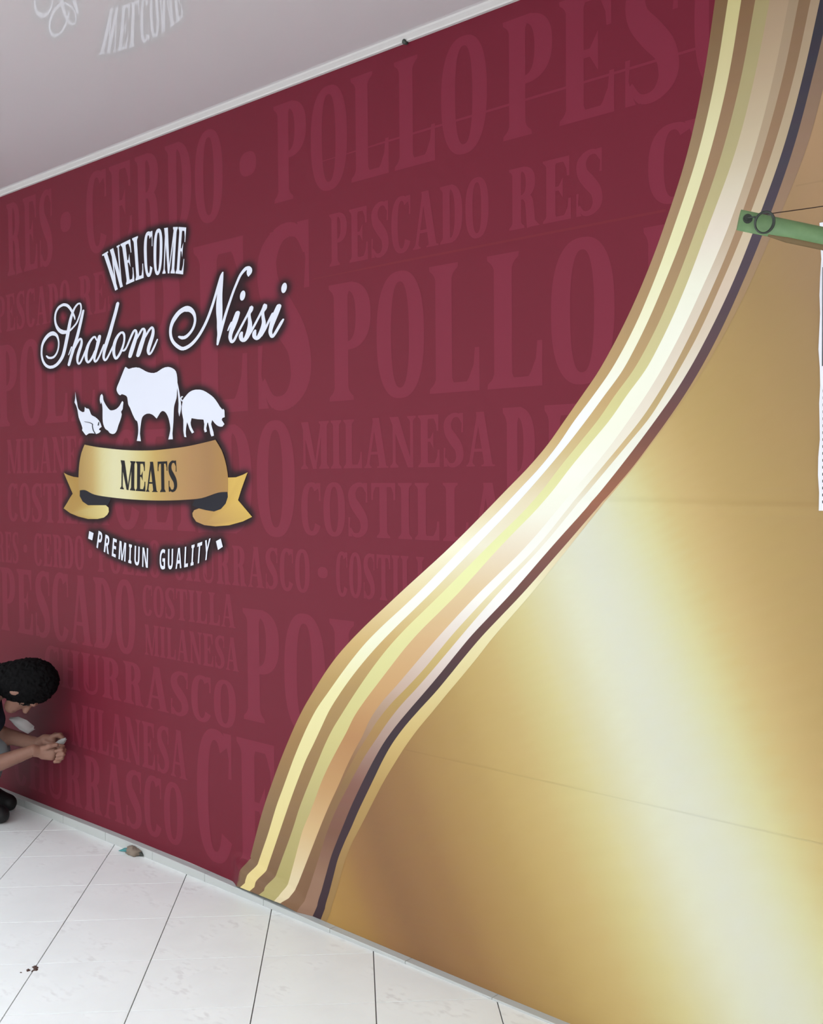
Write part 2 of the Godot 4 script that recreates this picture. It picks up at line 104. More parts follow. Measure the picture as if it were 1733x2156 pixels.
const SCRIPT := [
	[Vector3(-4.3504, 2.0387, 0.0061), Vector3(-4.3356, 2.0309, 0.0091), Vector3(-4.3151, 2.0279, 0.0095), Vector3(-4.2889, 2.03, 0.0095), Vector3(-4.2663, 2.0423, 0.0079), Vector3(-4.2508, 2.0618, 0.0071), Vector3(-4.2453, 2.084, 0.0071), Vector3(-4.2493, 2.1032, 0.0079), Vector3(-4.2634, 2.1215, 0.0117), Vector3(-4.2945, 2.132, 0.018), Vector3(-4.3302, 2.1277, 0.0167), Vector3(-4.3629, 2.1116, 0.0143), Vector3(-4.3846, 2.0906, 0.0111), Vector3(-4.3924, 2.0662, 0.0092), Vector3(-4.3921, 2.0431, 0.0092), Vector3(-4.3797, 2.0171, 0.01), Vector3(-4.3539, 1.9969, 0.0115), Vector3(-4.3166, 1.9874, 0.0129), Vector3(-4.2755, 1.9919, 0.0132), Vector3(-4.2418, 2.0064, 0.0141), Vector3(-4.2137, 2.0286, 0.0146), Vector3(-4.1963, 2.0571, 0.0149), Vector3(-4.1807, 2.0913, 0.0153), Vector3(-4.169, 2.1182, 0.0156), Vector3(-4.1592, 2.1433, 0.0148), Vector3(-4.1475, 2.1718, 0.0133), Vector3(-4.1305, 2.1997, 0.0111), Vector3(-4.1122, 2.2198, 0.0088), Vector3(-4.0906, 2.233, 0.0082), Vector3(-4.0713, 2.2364, 0.0073), Vector3(-4.0611, 2.2288, 0.0069), Vector3(-4.0593, 2.2121, 0.0069), Vector3(-4.0657, 2.1963, 0.0069), Vector3(-4.0785, 2.1775, 0.007), Vector3(-4.0967, 2.1574, 0.0073), Vector3(-4.1218, 2.1433, 0.0077), Vector3(-4.1507, 2.1313, 0.0083), Vector3(-4.1794, 2.1275, 0.013), Vector3(-4.2119, 2.1301, 0.0172), Vector3(-4.2442, 2.1441, 0.0141), Vector3(-4.2654, 2.167, 0.0103), Vector3(-4.2726, 2.1923, 0.009), Vector3(-4.2654, 2.2179, 0.009), Vector3(-4.2446, 2.2363, 0.0103), Vector3(-4.2187, 2.2438, 0.0112), Vector3(-4.1951, 2.2449, 0.0121), Vector3(-4.1684, 2.2381, 0.0115), Vector3(-4.144, 2.2215, 0.0102), Vector3(-4.1269, 2.203, 0.0092), Vector3(-4.1134, 2.1849, 0.007), Vector3(-4.1095, 2.1743, 0.0046)],
	[Vector3(-4.0423, 2.2026, 0.0095), Vector3(-4.0579, 2.1699, 0.0124), Vector3(-4.0785, 2.128, 0.0132), Vector3(-4.099, 2.0912, 0.0136), Vector3(-4.125, 2.0529, 0.014), Vector3(-4.1437, 2.0229, 0.0133), Vector3(-4.1646, 1.9873, 0.0123)],
	[Vector3(-4.1657, 2.0294, 0.0041), Vector3(-4.1556, 2.0406, 0.0052), Vector3(-4.1407, 2.0598, 0.0056)],
	[Vector3(-4.1143, 2.0538, 0.0055), Vector3(-4.0961, 2.0725, 0.0083), Vector3(-4.0781, 2.0857, 0.0092), Vector3(-4.0659, 2.0873, 0.0088), Vector3(-4.0593, 2.0784, 0.0091), Vector3(-4.0633, 2.0623, 0.0119), Vector3(-4.0798, 2.038, 0.0138), Vector3(-4.0928, 2.0151, 0.0125), Vector3(-4.0952, 1.995, 0.0088), Vector3(-4.085, 1.985, 0.0083), Vector3(-4.0709, 1.9904, 0.0083), Vector3(-4.0529, 2.0082, 0.0077), Vector3(-4.035, 2.0287, 0.0077), Vector3(-4.0242, 2.0424, 0.0055)],
	[Vector3(-3.9435, 2.0716, 0.0054), Vector3(-3.9565, 2.0857, 0.0076), Vector3(-3.9752, 2.0817, 0.009), Vector3(-3.9995, 2.0658, 0.0109), Vector3(-4.0173, 2.0437, 0.0136), Vector3(-4.0267, 2.0189, 0.0137), Vector3(-4.024, 1.9968, 0.0109), Vector3(-4.0124, 1.9858, 0.0091), Vector3(-3.9951, 1.9909, 0.0094), Vector3(-3.9742, 2.0074, 0.009), Vector3(-3.9584, 2.0278, 0.0065)],
	[Vector3(-3.9204, 2.0838, 0.0136), Vector3(-3.9304, 2.0632, 0.0152), Vector3(-3.9429, 2.0391, 0.0129), Vector3(-3.9572, 2.0132, 0.0119), Vector3(-3.9628, 1.9956, 0.0099), Vector3(-3.9564, 1.9842, 0.0081), Vector3(-3.9411, 1.9894, 0.0081), Vector3(-3.9235, 2.0051, 0.0075), Vector3(-3.9063, 2.0252, 0.0075), Vector3(-3.8891, 2.0469, 0.0064)],
	[Vector3(-3.7819, 2.2022, 0.0133), Vector3(-3.7975, 2.1709, 0.0137), Vector3(-3.8213, 2.1293, 0.0141), Vector3(-3.8452, 2.0875, 0.015), Vector3(-3.8692, 2.0505, 0.0151), Vector3(-3.8866, 2.0199, 0.0128), Vector3(-3.8923, 1.9972, 0.0104), Vector3(-3.8828, 1.9839, 0.008), Vector3(-3.8678, 1.9898, 0.008), Vector3(-3.8477, 2.0078, 0.0074), Vector3(-3.8276, 2.0291, 0.0071), Vector3(-3.8175, 2.0407, 0.0053)],
	[Vector3(-3.7478, 2.0817, 0.007), Vector3(-3.7587, 2.0848, 0.0087), Vector3(-3.778, 2.0776, 0.0105), Vector3(-3.7976, 2.0618, 0.0123), Vector3(-3.8111, 2.0419, 0.0132), Vector3(-3.8165, 2.0211, 0.0127), Vector3(-3.814, 1.9997, 0.0109), Vector3(-3.8016, 1.9846, 0.0097), Vector3(-3.7838, 1.992, 0.0097), Vector3(-3.7641, 2.0097, 0.0096), Vector3(-3.7493, 2.0294, 0.0084), Vector3(-3.7392, 2.0512, 0.0078), Vector3(-3.7386, 2.0721, 0.0087), Vector3(-3.7477, 2.0831, 0.0087), Vector3(-3.7571, 2.085, 0.0079)],
	[Vector3(-3.7562, 2.0116, 0.0052), Vector3(-3.7388, 2.0128, 0.0087), Vector3(-3.7228, 2.0236, 0.0073), Vector3(-3.7034, 2.0462, 0.0078), Vector3(-3.6842, 2.0687, 0.0086), Vector3(-3.6699, 2.082, 0.0086), Vector3(-3.6591, 2.0836, 0.0082), Vector3(-3.6526, 2.0743, 0.0094), Vector3(-3.6568, 2.0558, 0.0137), Vector3(-3.6762, 2.0248, 0.0164), Vector3(-3.6924, 1.9984, 0.0164), Vector3(-3.7002, 1.9852, 0.0139)],
	[Vector3(-3.6509, 2.0501, 0.0065), Vector3(-3.6321, 2.0672, 0.0082), Vector3(-3.6135, 2.0826, 0.0085), Vector3(-3.6014, 2.084, 0.0082), Vector3(-3.5956, 2.074, 0.0102), Vector3(-3.6007, 2.054, 0.0145), Vector3(-3.6212, 2.0217, 0.0171), Vector3(-3.6356, 1.9972, 0.0171), Vector3(-3.6436, 1.9849, 0.0148)],
	[Vector3(-3.5918, 2.0515, 0.0065), Vector3(-3.5718, 2.07, 0.0081), Vector3(-3.5537, 2.0818, 0.0084), Vector3(-3.5433, 2.0833, 0.0081), Vector3(-3.5377, 2.0718, 0.0101), Vector3(-3.5426, 2.052, 0.0127), Vector3(-3.5612, 2.0215, 0.0144), Vector3(-3.5722, 2.0004, 0.0127), Vector3(-3.5711, 1.9867, 0.0093), Vector3(-3.5638, 1.9827, 0.0076), Vector3(-3.5502, 1.99, 0.0076), Vector3(-3.532, 2.0088, 0.0076), Vector3(-3.5108, 2.0339, 0.0054)],
	[Vector3(-3.3698, 2.0317, 0.0074), Vector3(-3.3503, 2.0261, 0.0123), Vector3(-3.3281, 2.027, 0.0123), Vector3(-3.3031, 2.0377, 0.0101), Vector3(-3.2808, 2.0551, 0.0089), Vector3(-3.2695, 2.0751, 0.0084), Vector3(-3.2686, 2.0929, 0.0089), Vector3(-3.2768, 2.11, 0.0121), Vector3(-3.2955, 2.1242, 0.0171), Vector3(-3.3173, 2.1303, 0.0212), Vector3(-3.3422, 2.1293, 0.018), Vector3(-3.3704, 2.12, 0.0164), Vector3(-3.3961, 2.1029, 0.0157), Vector3(-3.4136, 2.0848, 0.0124), Vector3(-3.4233, 2.0625, 0.0103), Vector3(-3.4219, 2.039, 0.01), Vector3(-3.4096, 2.0179, 0.0108), Vector3(-3.3846, 1.9991, 0.0124), Vector3(-3.3513, 1.9855, 0.0132), Vector3(-3.318, 1.9884, 0.0131), Vector3(-3.2849, 2.0002, 0.0117), Vector3(-3.2546, 2.0185, 0.0105), Vector3(-3.23, 2.0388, 0.01), Vector3(-3.2055, 2.0638, 0.0096), Vector3(-3.1837, 2.0919, 0.0092), Vector3(-3.162, 2.1262, 0.0087), Vector3(-3.143, 2.1606, 0.0082), Vector3(-3.1242, 2.1946, 0.0094), Vector3(-3.1076, 2.224, 0.0094), Vector3(-3.0995, 2.2359, 0.005)],
	[Vector3(-3.1002, 2.2353, 0.0055), Vector3(-3.1071, 2.2145, 0.0118), Vector3(-3.1127, 2.1916, 0.0149), Vector3(-3.1185, 2.1608, 0.0173), Vector3(-3.1217, 2.1296, 0.0202), Vector3(-3.1224, 2.0981, 0.0208), Vector3(-3.1218, 2.0664, 0.0174), Vector3(-3.1236, 2.0428, 0.0158), Vector3(-3.1255, 2.0193, 0.0119), Vector3(-3.1311, 1.9992, 0.0095), Vector3(-3.1361, 1.9822, 0.006)],
	[Vector3(-3.1353, 1.9821, 0.006), Vector3(-3.1203, 2.0188, 0.0107), Vector3(-3.1042, 2.0504, 0.0094), Vector3(-3.083, 2.0906, 0.0086), Vector3(-3.0646, 2.1215, 0.0081), Vector3(-3.0412, 2.1593, 0.0078), Vector3(-3.0232, 2.1843, 0.0077), Vector3(-3.0024, 2.2105, 0.0084), Vector3(-2.9851, 2.2236, 0.0099), Vector3(-2.9679, 2.232, 0.0122), Vector3(-2.9546, 2.2317, 0.0137), Vector3(-2.9487, 2.2248, 0.0159), Vector3(-2.95, 2.2174, 0.0167), Vector3(-2.9533, 2.2094, 0.0114), Vector3(-2.9544, 2.205, 0.0046)],
	[Vector3(-3.0179, 2.0821, 0.0154), Vector3(-3.0302, 2.061, 0.0178), Vector3(-3.0456, 2.0362, 0.0163), Vector3(-3.056, 2.0185, 0.0132), Vector3(-3.0614, 2.0003, 0.0117), Vector3(-3.053, 1.984, 0.0093), Vector3(-3.0392, 1.989, 0.0085), Vector3(-3.0239, 2.0062, 0.0077), Vector3(-3.0037, 2.0274, 0.0074), Vector3(-2.9837, 2.0485, 0.0074), Vector3(-2.9638, 2.0694, 0.0073), Vector3(-2.949, 2.0861, 0.0084), Vector3(-2.9411, 2.0944, 0.0114), Vector3(-2.943, 2.0855, 0.0122), Vector3(-2.9529, 2.0728, 0.0091), Vector3(-2.9525, 2.0575, 0.0099), Vector3(-2.9499, 2.0389, 0.013), Vector3(-2.954, 2.0179, 0.016), Vector3(-2.9653, 1.9976, 0.0153), Vector3(-2.9826, 1.9838, 0.0123), Vector3(-2.9972, 1.9882, 0.0123), Vector3(-3.0013, 2.0009, 0.0131), Vector3(-2.9967, 2.0105, 0.0092)],
	[Vector3(-3.0739, 2.0268, 0.0044), Vector3(-3.0656, 2.0382, 0.0059), Vector3(-3.0528, 2.0525, 0.0062)],
	[Vector3(-2.958, 1.9969, 0.0061), Vector3(-2.9433, 2.0108, 0.0073), Vector3(-2.9212, 2.0345, 0.0073), Vector3(-2.8994, 2.058, 0.0072), Vector3(-2.8777, 2.0813, 0.009), Vector3(-2.8677, 2.0938, 0.0113), Vector3(-2.8688, 2.0834, 0.0128), Vector3(-2.8791, 2.0709, 0.009), Vector3(-2.8783, 2.0528, 0.0098), Vector3(-2.8751, 2.0343, 0.012), Vector3(-2.8814, 2.0139, 0.0151), Vector3(-2.8959, 1.9941, 0.0151), Vector3(-2.9115, 1.9834, 0.0114), Vector3(-2.9257, 1.9908, 0.0122), Vector3(-2.9266, 2.0031, 0.0122), Vector3(-2.9222, 2.011, 0.0076)],
	[Vector3(-2.8889, 1.9904, 0.0066), Vector3(-2.8697, 2.0097, 0.0072), Vector3(-2.8506, 2.0333, 0.0075), Vector3(-2.827, 2.0593, 0.0083)],
	[Vector3(-2.795, 2.0811, 0.0154), Vector3(-2.8085, 2.0618, 0.0171), Vector3(-2.8251, 2.0367, 0.0164), Vector3(-2.8358, 2.0154, 0.0127), Vector3(-2.8408, 1.9979, 0.0112), Vector3(-2.833, 1.9822, 0.009), Vector3(-2.8214, 1.9871, 0.0089), Vector3(-2.8027, 2.0047, 0.0089), Vector3(-2.7841, 2.0236, 0.0089), Vector3(-2.7731, 2.0343, 0.0059)]
]
const DOTS := [[Vector2(-2.9739, 2.1387), Vector2(-2.9731, 2.1431), Vector2(-2.9734, 2.1474), Vector2(-2.9748, 2.1512), Vector2(-2.977, 2.1543), Vector2(-2.9801, 2.1564), Vector2(-2.9837, 2.1575), Vector2(-2.9876, 2.1574), Vector2(-2.9917, 2.1561), Vector2(-2.9954, 2.1537), Vector2(-2.9988, 2.1505), Vector2(-3.0014, 2.1465), Vector2(-3.0031, 2.1421), Vector2(-3.0038, 2.1377), Vector2(-3.0035, 2.1333), Vector2(-3.0022, 2.1295), Vector2(-2.9999, 2.1264), Vector2(-2.9968, 2.1243), Vector2(-2.9932, 2.1233), Vector2(-2.9892, 2.1234), Vector2(-2.9852, 2.1247), Vector2(-2.9815, 2.1271), Vector2(-2.9782, 2.1304), Vector2(-2.9756, 2.1343)], [Vector2(-2.7528, 2.1382), Vector2(-2.7522, 2.1426), Vector2(-2.7525, 2.1468), Vector2(-2.7538, 2.1506), Vector2(-2.756, 2.1536), Vector2(-2.7589, 2.1557), Vector2(-2.7624, 2.1567), Vector2(-2.7661, 2.1566), Vector2(-2.7699, 2.1554), Vector2(-2.7735, 2.153), Vector2(-2.7766, 2.1498), Vector2(-2.7791, 2.1459), Vector2(-2.7807, 2.1416), Vector2(-2.7814, 2.1372), Vector2(-2.781, 2.1329), Vector2(-2.7797, 2.1292), Vector2(-2.7775, 2.1261), Vector2(-2.7746, 2.124), Vector2(-2.7711, 2.123), Vector2(-2.7673, 2.1231), Vector2(-2.7635, 2.1244), Vector2(-2.76, 2.1268), Vector2(-2.7569, 2.13), Vector2(-2.7544, 2.1339)]]
const PIG_TAIL := [Vector3(-3.3463, 1.7941, 0.0036), Vector3(-3.3534, 1.7894, 0.0041), Vector3(-3.3602, 1.7949, 0.0041), Vector3(-3.3618, 1.8012, 0.0041), Vector3(-3.3573, 1.8055, 0.0041), Vector3(-3.3513, 1.8047, 0.0036)]
const GILL_LINE := [Vector3(-4.0453, 1.7398, 0.0017), Vector3(-4.0079, 1.7338, 0.0023), Vector3(-3.9847, 1.7271, 0.0028), Vector3(-3.984, 1.7157, 0.0028), Vector3(-3.9771, 1.6996, 0.0028), Vector3(-3.9617, 1.6854, 0.0028)]
const FISH_EYE := [Vector3(-3.934, 1.732, 0.0034), Vector3(-3.9385, 1.7209, 0.0045)]
const SQUARE_A := [Vector2(-4.0227, 1.2804), Vector2(-3.9888, 1.2728), Vector2(-4.0004, 1.242), Vector2(-4.0324, 1.2484)]
const SQUARE_B := [Vector2(-3.158, 1.2679), Vector2(-3.1294, 1.2789), Vector2(-3.118, 1.2494), Vector2(-3.1465, 1.2367)]
const WELCOME_LOW := [Vector2(-3.8205, 2.2519), Vector2(-3.5429, 2.3097), Vector2(-3.336, 2.2601)]
const WELCOME_HIGH := [Vector2(-3.8867, 2.4144), Vector2(-3.523, 2.4833), Vector2(-3.3096, 2.4296)]
const MEATS_LOW := [Vector2(-3.7851, 1.4578), Vector2(-3.5757, 1.4404), Vector2(-3.3889, 1.4494)]
const MEATS_HIGH := [Vector2(-3.7786, 1.574), Vector2(-3.57, 1.5584), Vector2(-3.3939, 1.5669)]
const TAG_LOW := [Vector2(-3.9695, 1.2133), Vector2(-3.5267, 1.085), Vector2(-3.2046, 1.2019)]
const TAG_HIGH := [Vector2(-3.9503, 1.2837), Vector2(-3.5358, 1.1677), Vector2(-3.1897, 1.2784)]
const BANNER_INK := [[-4.09534, 165, 134, 81], [-3.99271, 184, 156, 99], [-3.90868, 206, 197, 148], [-3.82675, 212, 206, 166], [-3.72719, 210, 202, 157], [-3.63065, 201, 184, 126], [-3.537, 188, 158, 94], [-3.4105, 173, 137, 88], [-3.30613, 167, 128, 85], [-3.19706, 157, 119, 79], [-3.0824, 165, 126, 73]]
const BANNER_TAIL_INK := [[-4.22164, 171, 139, 79], [-4.14507, 165, 130, 70], [-4.07892, 167, 132, 73], [-3.99271, 191, 167, 94], [-3.86746, 212, 199, 139], [-3.29759, 178, 139, 90], [-3.19706, 172, 134, 82], [-3.11584, 192, 156, 81], [-3.04466, 208, 172, 90], [-2.94868, 199, 165, 85]]

var rng := RandomNumberGenerator.new()
var names := {}
var cut_glyphs := {}
var emblem_triangles: Array = []      # printed shapes that throw the printed dark halo
var M := {}


func _ready() -> void:
	rng.seed = 20240611
	# ---- camera
	var cam := Camera3D.new()
	cam.name = "camera"
	add_child(cam)
	cam.position = Vector3(0, 1.5, 2.4009)
	cam.basis = Basis.from_euler(Vector3(deg_to_rad(-1.9144), deg_to_rad(42.4030), deg_to_rad(-0.4310)), EULER_ORDER_YXZ)
	cam.fov = 51.1992
	cam.near = 0.02
	cam.current = true
	# ---- sky, exposure
	var env := Environment.new()
	var sky := Sky.new()
	var sm := ProceduralSkyMaterial.new()
	sm.sky_top_color = Color(0.83, 0.86, 0.90)
	sm.sky_horizon_color = Color(0.94, 0.945, 0.945)
	sm.sky_curve = 0.2
	sm.ground_bottom_color = Color(0.62, 0.61, 0.60)
	sm.ground_horizon_color = Color(0.86, 0.87, 0.88)
	sm.sky_energy_multiplier = 2.3
	sm.ground_energy_multiplier = 1.0
	sm.sun_angle_max = 0.0
	sky.sky_material = sm
	env.sky = sky
	env.background_mode = Environment.BG_SKY
	env.tonemap_mode = Environment.TONE_MAPPER_LINEAR
	env.tonemap_exposure = 1.2
	env.sdfgi_enabled = true
	env.ssao_enabled = true
	env.ssil_enabled = true
	var we := WorldEnvironment.new()
	we.name = "world_environment"
	we.environment = env
	add_child(we)

	materials()
	room()
	floor_tiles()
	baseboard()
	mural()
	notice_sheet()
	bracket_pipe()
	stay_wire()
	floor_litter()
	person()


# ------------------------------------------------------------------ helpers
func numbered(called: String) -> String:
	if not names.has(called):
		names[called] = 0
		return called
	names[called] += 1
	return "%s_%03d" % [called, names[called]]


func thing(called: String, label: String, category: String, at := Vector3.ZERO, group := "") -> Node3D:
	var o := Node3D.new()
	o.name = numbered(called)
	add_child(o)
	o.position = at
	tag(o, label, category, group)
	return o


func tag(o: Node, label: String, category: String, group := "") -> void:
	o.set_meta("label", label)
	o.set_meta("category", category)
	if group:
		o.set_meta("group", group)


func obj(called: String, mesh: Mesh, m: Material, parent: Node = self, at := Vector3.ZERO) -> MeshInstance3D:
	var o := MeshInstance3D.new()
	o.name = numbered(called) if parent == self else called
	o.mesh = mesh
	o.material_override = m
	o.position = at
	o.cast_shadow = GeometryInstance3D.SHADOW_CASTING_SETTING_ON
	parent.add_child(o, true)
	return o


func struct(called: String, mesh: Mesh, m: Material, at := Vector3.ZERO, label := "", category := "") -> MeshInstance3D:
	var o := obj(called, mesh, m, self, at)
	o.set_meta("kind", "structure")
	if label:
		tag(o, label, category)
	return o


func begin() -> SurfaceTool:
	var st := SurfaceTool.new()
	st.begin(Mesh.PRIMITIVE_TRIANGLES)
	return st


# box with bevelled edges, centre c, size s
func add_box(st: SurfaceTool, c: Vector3, s: Vector3, bevel := 0.0, turn := Basis.IDENTITY) -> void:
	var h := s / 2.0
	var b: float = min(bevel, min(h.x, min(h.y, h.z)) * 0.9)
	st.set_smooth_group(-1)
	for ax in 3:
		for sg in [-1.0, 1.0]:
			var n := Vector3.ZERO
			n[ax] = sg
			var p := (ax + 1) % 3
			var q := (ax + 2) % 3
			var pts: Array = []
			for k in [[-1, -1], [1, -1], [1, 1], [-1, 1]]:
				var v := Vector3.ZERO
				v[ax] = sg * h[ax]
				v[p] = k[0] * (h[p] - b)
				v[q] = k[1] * (h[q] - b)
				pts.append(c + turn * v)
			quad_facing(st, pts, turn * n)
	if b > 0.0:
		for ax in 3:
			var p := (ax + 1) % 3
			var q := (ax + 2) % 3
			for s1 in [-1.0, 1.0]:
				for s2 in [-1.0, 1.0]:
					var pts: Array = []
					for k in [[0, -1], [0, 1], [1, 1], [1, -1]]:
						var v := Vector3.ZERO
						v[ax] = k[1] * (h[ax] - b)
						v[p] = s1 * (h[p] if k[0] == 0 else h[p] - b)
						v[q] = s2 * (h[q] - b if k[0] == 0 else h[q])
						pts.append(c + turn * v)
					var n := Vector3.ZERO
					n[p] = s1
					n[q] = s2
					quad_facing(st, pts, turn * n)
		for sx in [-1.0, 1.0]:
			for sy in [-1.0, 1.0]:
				for sz in [-1.0, 1.0]:
					var a := Vector3(sx * h.x, sy * (h.y - b), sz * (h.z - b))
					var d := Vector3(sx * (h.x - b), sy * h.y, sz * (h.z - b))
					var e := Vector3(sx * (h.x - b), sy * (h.y - b), sz * h.z)
					tri_facing(st, c + turn * a, c + turn * d, c + turn * e, turn * Vector3(sx, sy, sz))


func quad_facing(st: SurfaceTool, p: Array, n: Vector3) -> void:
	tri_facing(st, p[0], p[1], p[2], n)
	tri_facing(st, p[0], p[2], p[3], n)


func tri_facing(st: SurfaceTool, a: Vector3, b: Vector3, c: Vector3, n: Vector3) -> void:
	if (b - a).cross(c - a).dot(n) > 0.0:      # front faces run clockwise
		var t := b
		b = c
		c = t
	for v in [a, b, c]:
		st.set_uv(Vector2(v.x + v.z * 0.37, v.y + v.z))
		st.add_vertex(v)


func done(st: SurfaceTool) -> ArrayMesh:
	st.generate_normals()
	return st.commit()


func box_mesh(s: Vector3, bevel := 0.0, c := Vector3.ZERO, turn := Basis.IDENTITY) -> ArrayMesh:
	var st := begin()
	add_box(st, c, s, bevel, turn)
	return done(st)


# tube along a smooth path, one radius per point
func add_tube(st: SurfaceTool, path: Array, radii: Array, sides := 16, caps := true) -> void:
	st.set_smooth_group(0)
	var rings: Array = []
	var up := Vector3.UP
	for i in path.size():
		var t: Vector3 = (path[min(i + 1, path.size() - 1)] - path[max(i - 1, 0)]).normalized()
		if absf(t.dot(up)) > 0.95:
			up = Vector3.RIGHT
		var x := up.cross(t).normalized()
		var y := t.cross(x).normalized()
		up = y
		var ring: Array = []
		for k in sides:
			var a := TAU * k / sides
			ring.append(path[i] + (x * cos(a) + y * sin(a)) * radii[i])
		rings.append(ring)
	for i in path.size() - 1:
		for k in sides:
			var k2 := (k + 1) % sides
			var mid: Vector3 = (rings[i][k] + rings[i + 1][k2]) / 2.0
			quad_facing(st, [rings[i][k], rings[i][k2], rings[i + 1][k2], rings[i + 1][k]], mid - (path[i] + path[i + 1]) / 2.0)
	if caps:
		st.set_smooth_group(-1)
		for e in [0, path.size() - 1]:
			var n: Vector3 = path[0] - path[1] if e == 0 else path[e] - path[e - 1]
			for k in sides:
				tri_facing(st, path[e], rings[e][k], rings[e][(k + 1) % sides], n)


func noise_tex(freq: float, seed_: int, size := 512, lo := Color.BLACK, hi := Color.WHITE, bump := false, strength := 4.0, octaves := 4) -> NoiseTexture2D:
	var n := FastNoiseLite.new()
	n.seed = seed_
	n.noise_type = FastNoiseLite.TYPE_SIMPLEX_SMOOTH
	n.frequency = freq
	n.fractal_octaves = octaves
	var t := NoiseTexture2D.new()
	t.width = size
	t.height = size
	t.seamless = true
	t.noise = n
	t.as_normal_map = bump
	t.bump_strength = strength
	if not bump:
		var g := Gradient.new()
		g.set_color(0, lo)
		g.set_color(1, hi)
		t.color_ramp = g
	return t


func mat(c: Color, rough := 0.6, spec := 0.5) -> StandardMaterial3D:
	var m := StandardMaterial3D.new()
	m.albedo_color = c
	m.roughness = rough
	m.metallic_specular = spec
	return m


func grain(m: StandardMaterial3D, freq: float, scale: float, strength: float, seed_: int) -> StandardMaterial3D:
	m.normal_enabled = true
	m.normal_texture = noise_tex(freq, seed_, 512, Color.BLACK, Color.WHITE, true, strength)
	m.normal_scale = 1.0
	m.uv1_triplanar = true
	m.uv1_world_triplanar = true
	m.uv1_scale = Vector3.ONE * scale
	return m


# ------------------------------------------------------------------ materials
func materials() -> void:
	M.plaster = grain(mat(Color(0.80, 0.79, 0.77), 0.8), 0.02, 1.5, 1.0, 3)
	M.ceiling = mat(Color(0.77, 0.75, 0.75), 0.022, 1.0)
	M.trim = mat(Color(0.74, 0.72, 0.71), 0.5)
	M.grout = mat(Color(0.36, 0.35, 0.35), 0.9)
	M.pale_grout = mat(Color(0.42, 0.41, 0.41), 0.9)
	M.unseen_facade = grain(mat(Color(0.72, 0.70, 0.67), 0.9), 0.05, 1.0, 1.0, 14)
	M.pavement = grain(mat(Color(0.66, 0.65, 0.63), 0.9), 0.05, 1.0, 2.0, 4)
	M.tiles = []
	for k in 4:                       # glazed white floor tiles with scuffs and grey smudges
		var m := mat(Color(1, 1, 1), 0.34, 0.5)
		m.albedo_texture = scuffed_tile(k)
		m.uv1_triplanar = true
		m.uv1_world_triplanar = true
		m.uv1_scale = Vector3.ONE * (0.9 + 0.07 * k)
		m.uv1_offset = Vector3(0.31 * k, 0.0, 0.17 * k)
		M.tiles.append(m)
	M.skirting = mat(Color(0.70, 0.715, 0.71), 0.5)
	M.white_print = vinyl(mat(Color(0.825, 0.835, 0.885)))
	M.black_print = vinyl(mat(Color(0.085, 0.075, 0.09)))
	M.fold_print = vinyl(mat(Color(0.10, 0.10, 0.14)))
	M.color_print = vinyl(mat(Color(0.965, 0.965, 0.965)))
	M.color_print.vertex_color_use_as_albedo = true
	M.gold_print = vinyl(mat(Color(0.96, 0.96, 0.95)))
	M.gold_print.vertex_color_use_as_albedo = true
	M.green_paint = mat(Color(0.44, 0.555, 0.385), 0.5)
	M.green_paint.albedo_texture = noise_tex(0.02, 11, 256, Color(0.80, 0.84, 0.80), Color(1, 1, 1))
	M.green_paint.uv1_triplanar = true
	M.green_paint.uv1_scale = Vector3.ONE * 6.0
	M.shade_brown = mat(Color(0.42, 0.34, 0.22), 0.75)  # brown that paints the shaded underside of the pipe
	M.dark_metal = mat(Color(0.22, 0.24, 0.22), 0.5)
	M.dark_metal.metallic = 0.4
	M.wire = mat(Color(0.25, 0.16, 0.12), 0.7)
	M.paper = mat(Color(0.86, 0.86, 0.89), 0.7)
	M.ink = mat(Color(0.13, 0.13, 0.15), 0.7)
	M.picture = mat(Color(0.20, 0.21, 0.22), 0.5)
	M.skin = mat(Color(0.52, 0.375, 0.315), 0.6)
	M.scrap = mat(Color(0.60, 0.585, 0.58), 0.8)  # white paper, greyed in its colour to look shaded
	M.skin.subsurf_scatter_enabled = true
	M.skin.subsurf_scatter_strength = 0.06
	M.hair = mat(Color(0.04, 0.037, 0.042), 0.75, 0.2)
	M.eye = mat(Color(0.12, 0.08, 0.07), 0.3)
	M.shirt = mat(Color(0.08, 0.10, 0.17), 0.9)
	M.trousers = mat(Color(0.52, 0.56, 0.57), 0.9)
	M.shoe = mat(Color(0.045, 0.047, 0.055), 0.6)
	M.rag = mat(Color(0.50, 0.45, 0.40), 0.95)
	M.teal = mat(Color(0.25, 0.52, 0.53), 0.5)


func vinyl(m: StandardMaterial3D) -> StandardMaterial3D:
	m.roughness = 0.5
	m.metallic_specular = 0.3
	m.cull_mode = BaseMaterial3D.CULL_DISABLED
	return m


func scuffed_tile(k: int) -> ImageTexture:
	var n1 := FastNoiseLite.new()
	n1.seed = 50 + k
	n1.frequency = 0.008
	n1.fractal_octaves = 5
	var n2 := FastNoiseLite.new()
	n2.seed = 80 + k
	n2.frequency = 0.03
	n2.fractal_octaves = 3
	var im := Image.create(512, 512, false, Image.FORMAT_RGB8)
	var base := Color(0.915, 0.93, 0.925)
	for y in 512:
		for x in 512:
			var a := n1.get_noise_2d(x, y)
			var b := n2.get_noise_2d(x, y * 2.2)
			var smudge := clampf((a - 0.12) * 2.0, 0.0, 1.0) * clampf((b - 0.05) * 2.6, 0.0, 1.0)
			var c := base * (1.0 + 0.02 * a)
			c = c.lerp(Color(0.62, 0.60, 0.60), smudge * 0.2)
			im.set_pixel(x, y, c)
	im.generate_mipmaps()
	return ImageTexture.create_from_image(im)


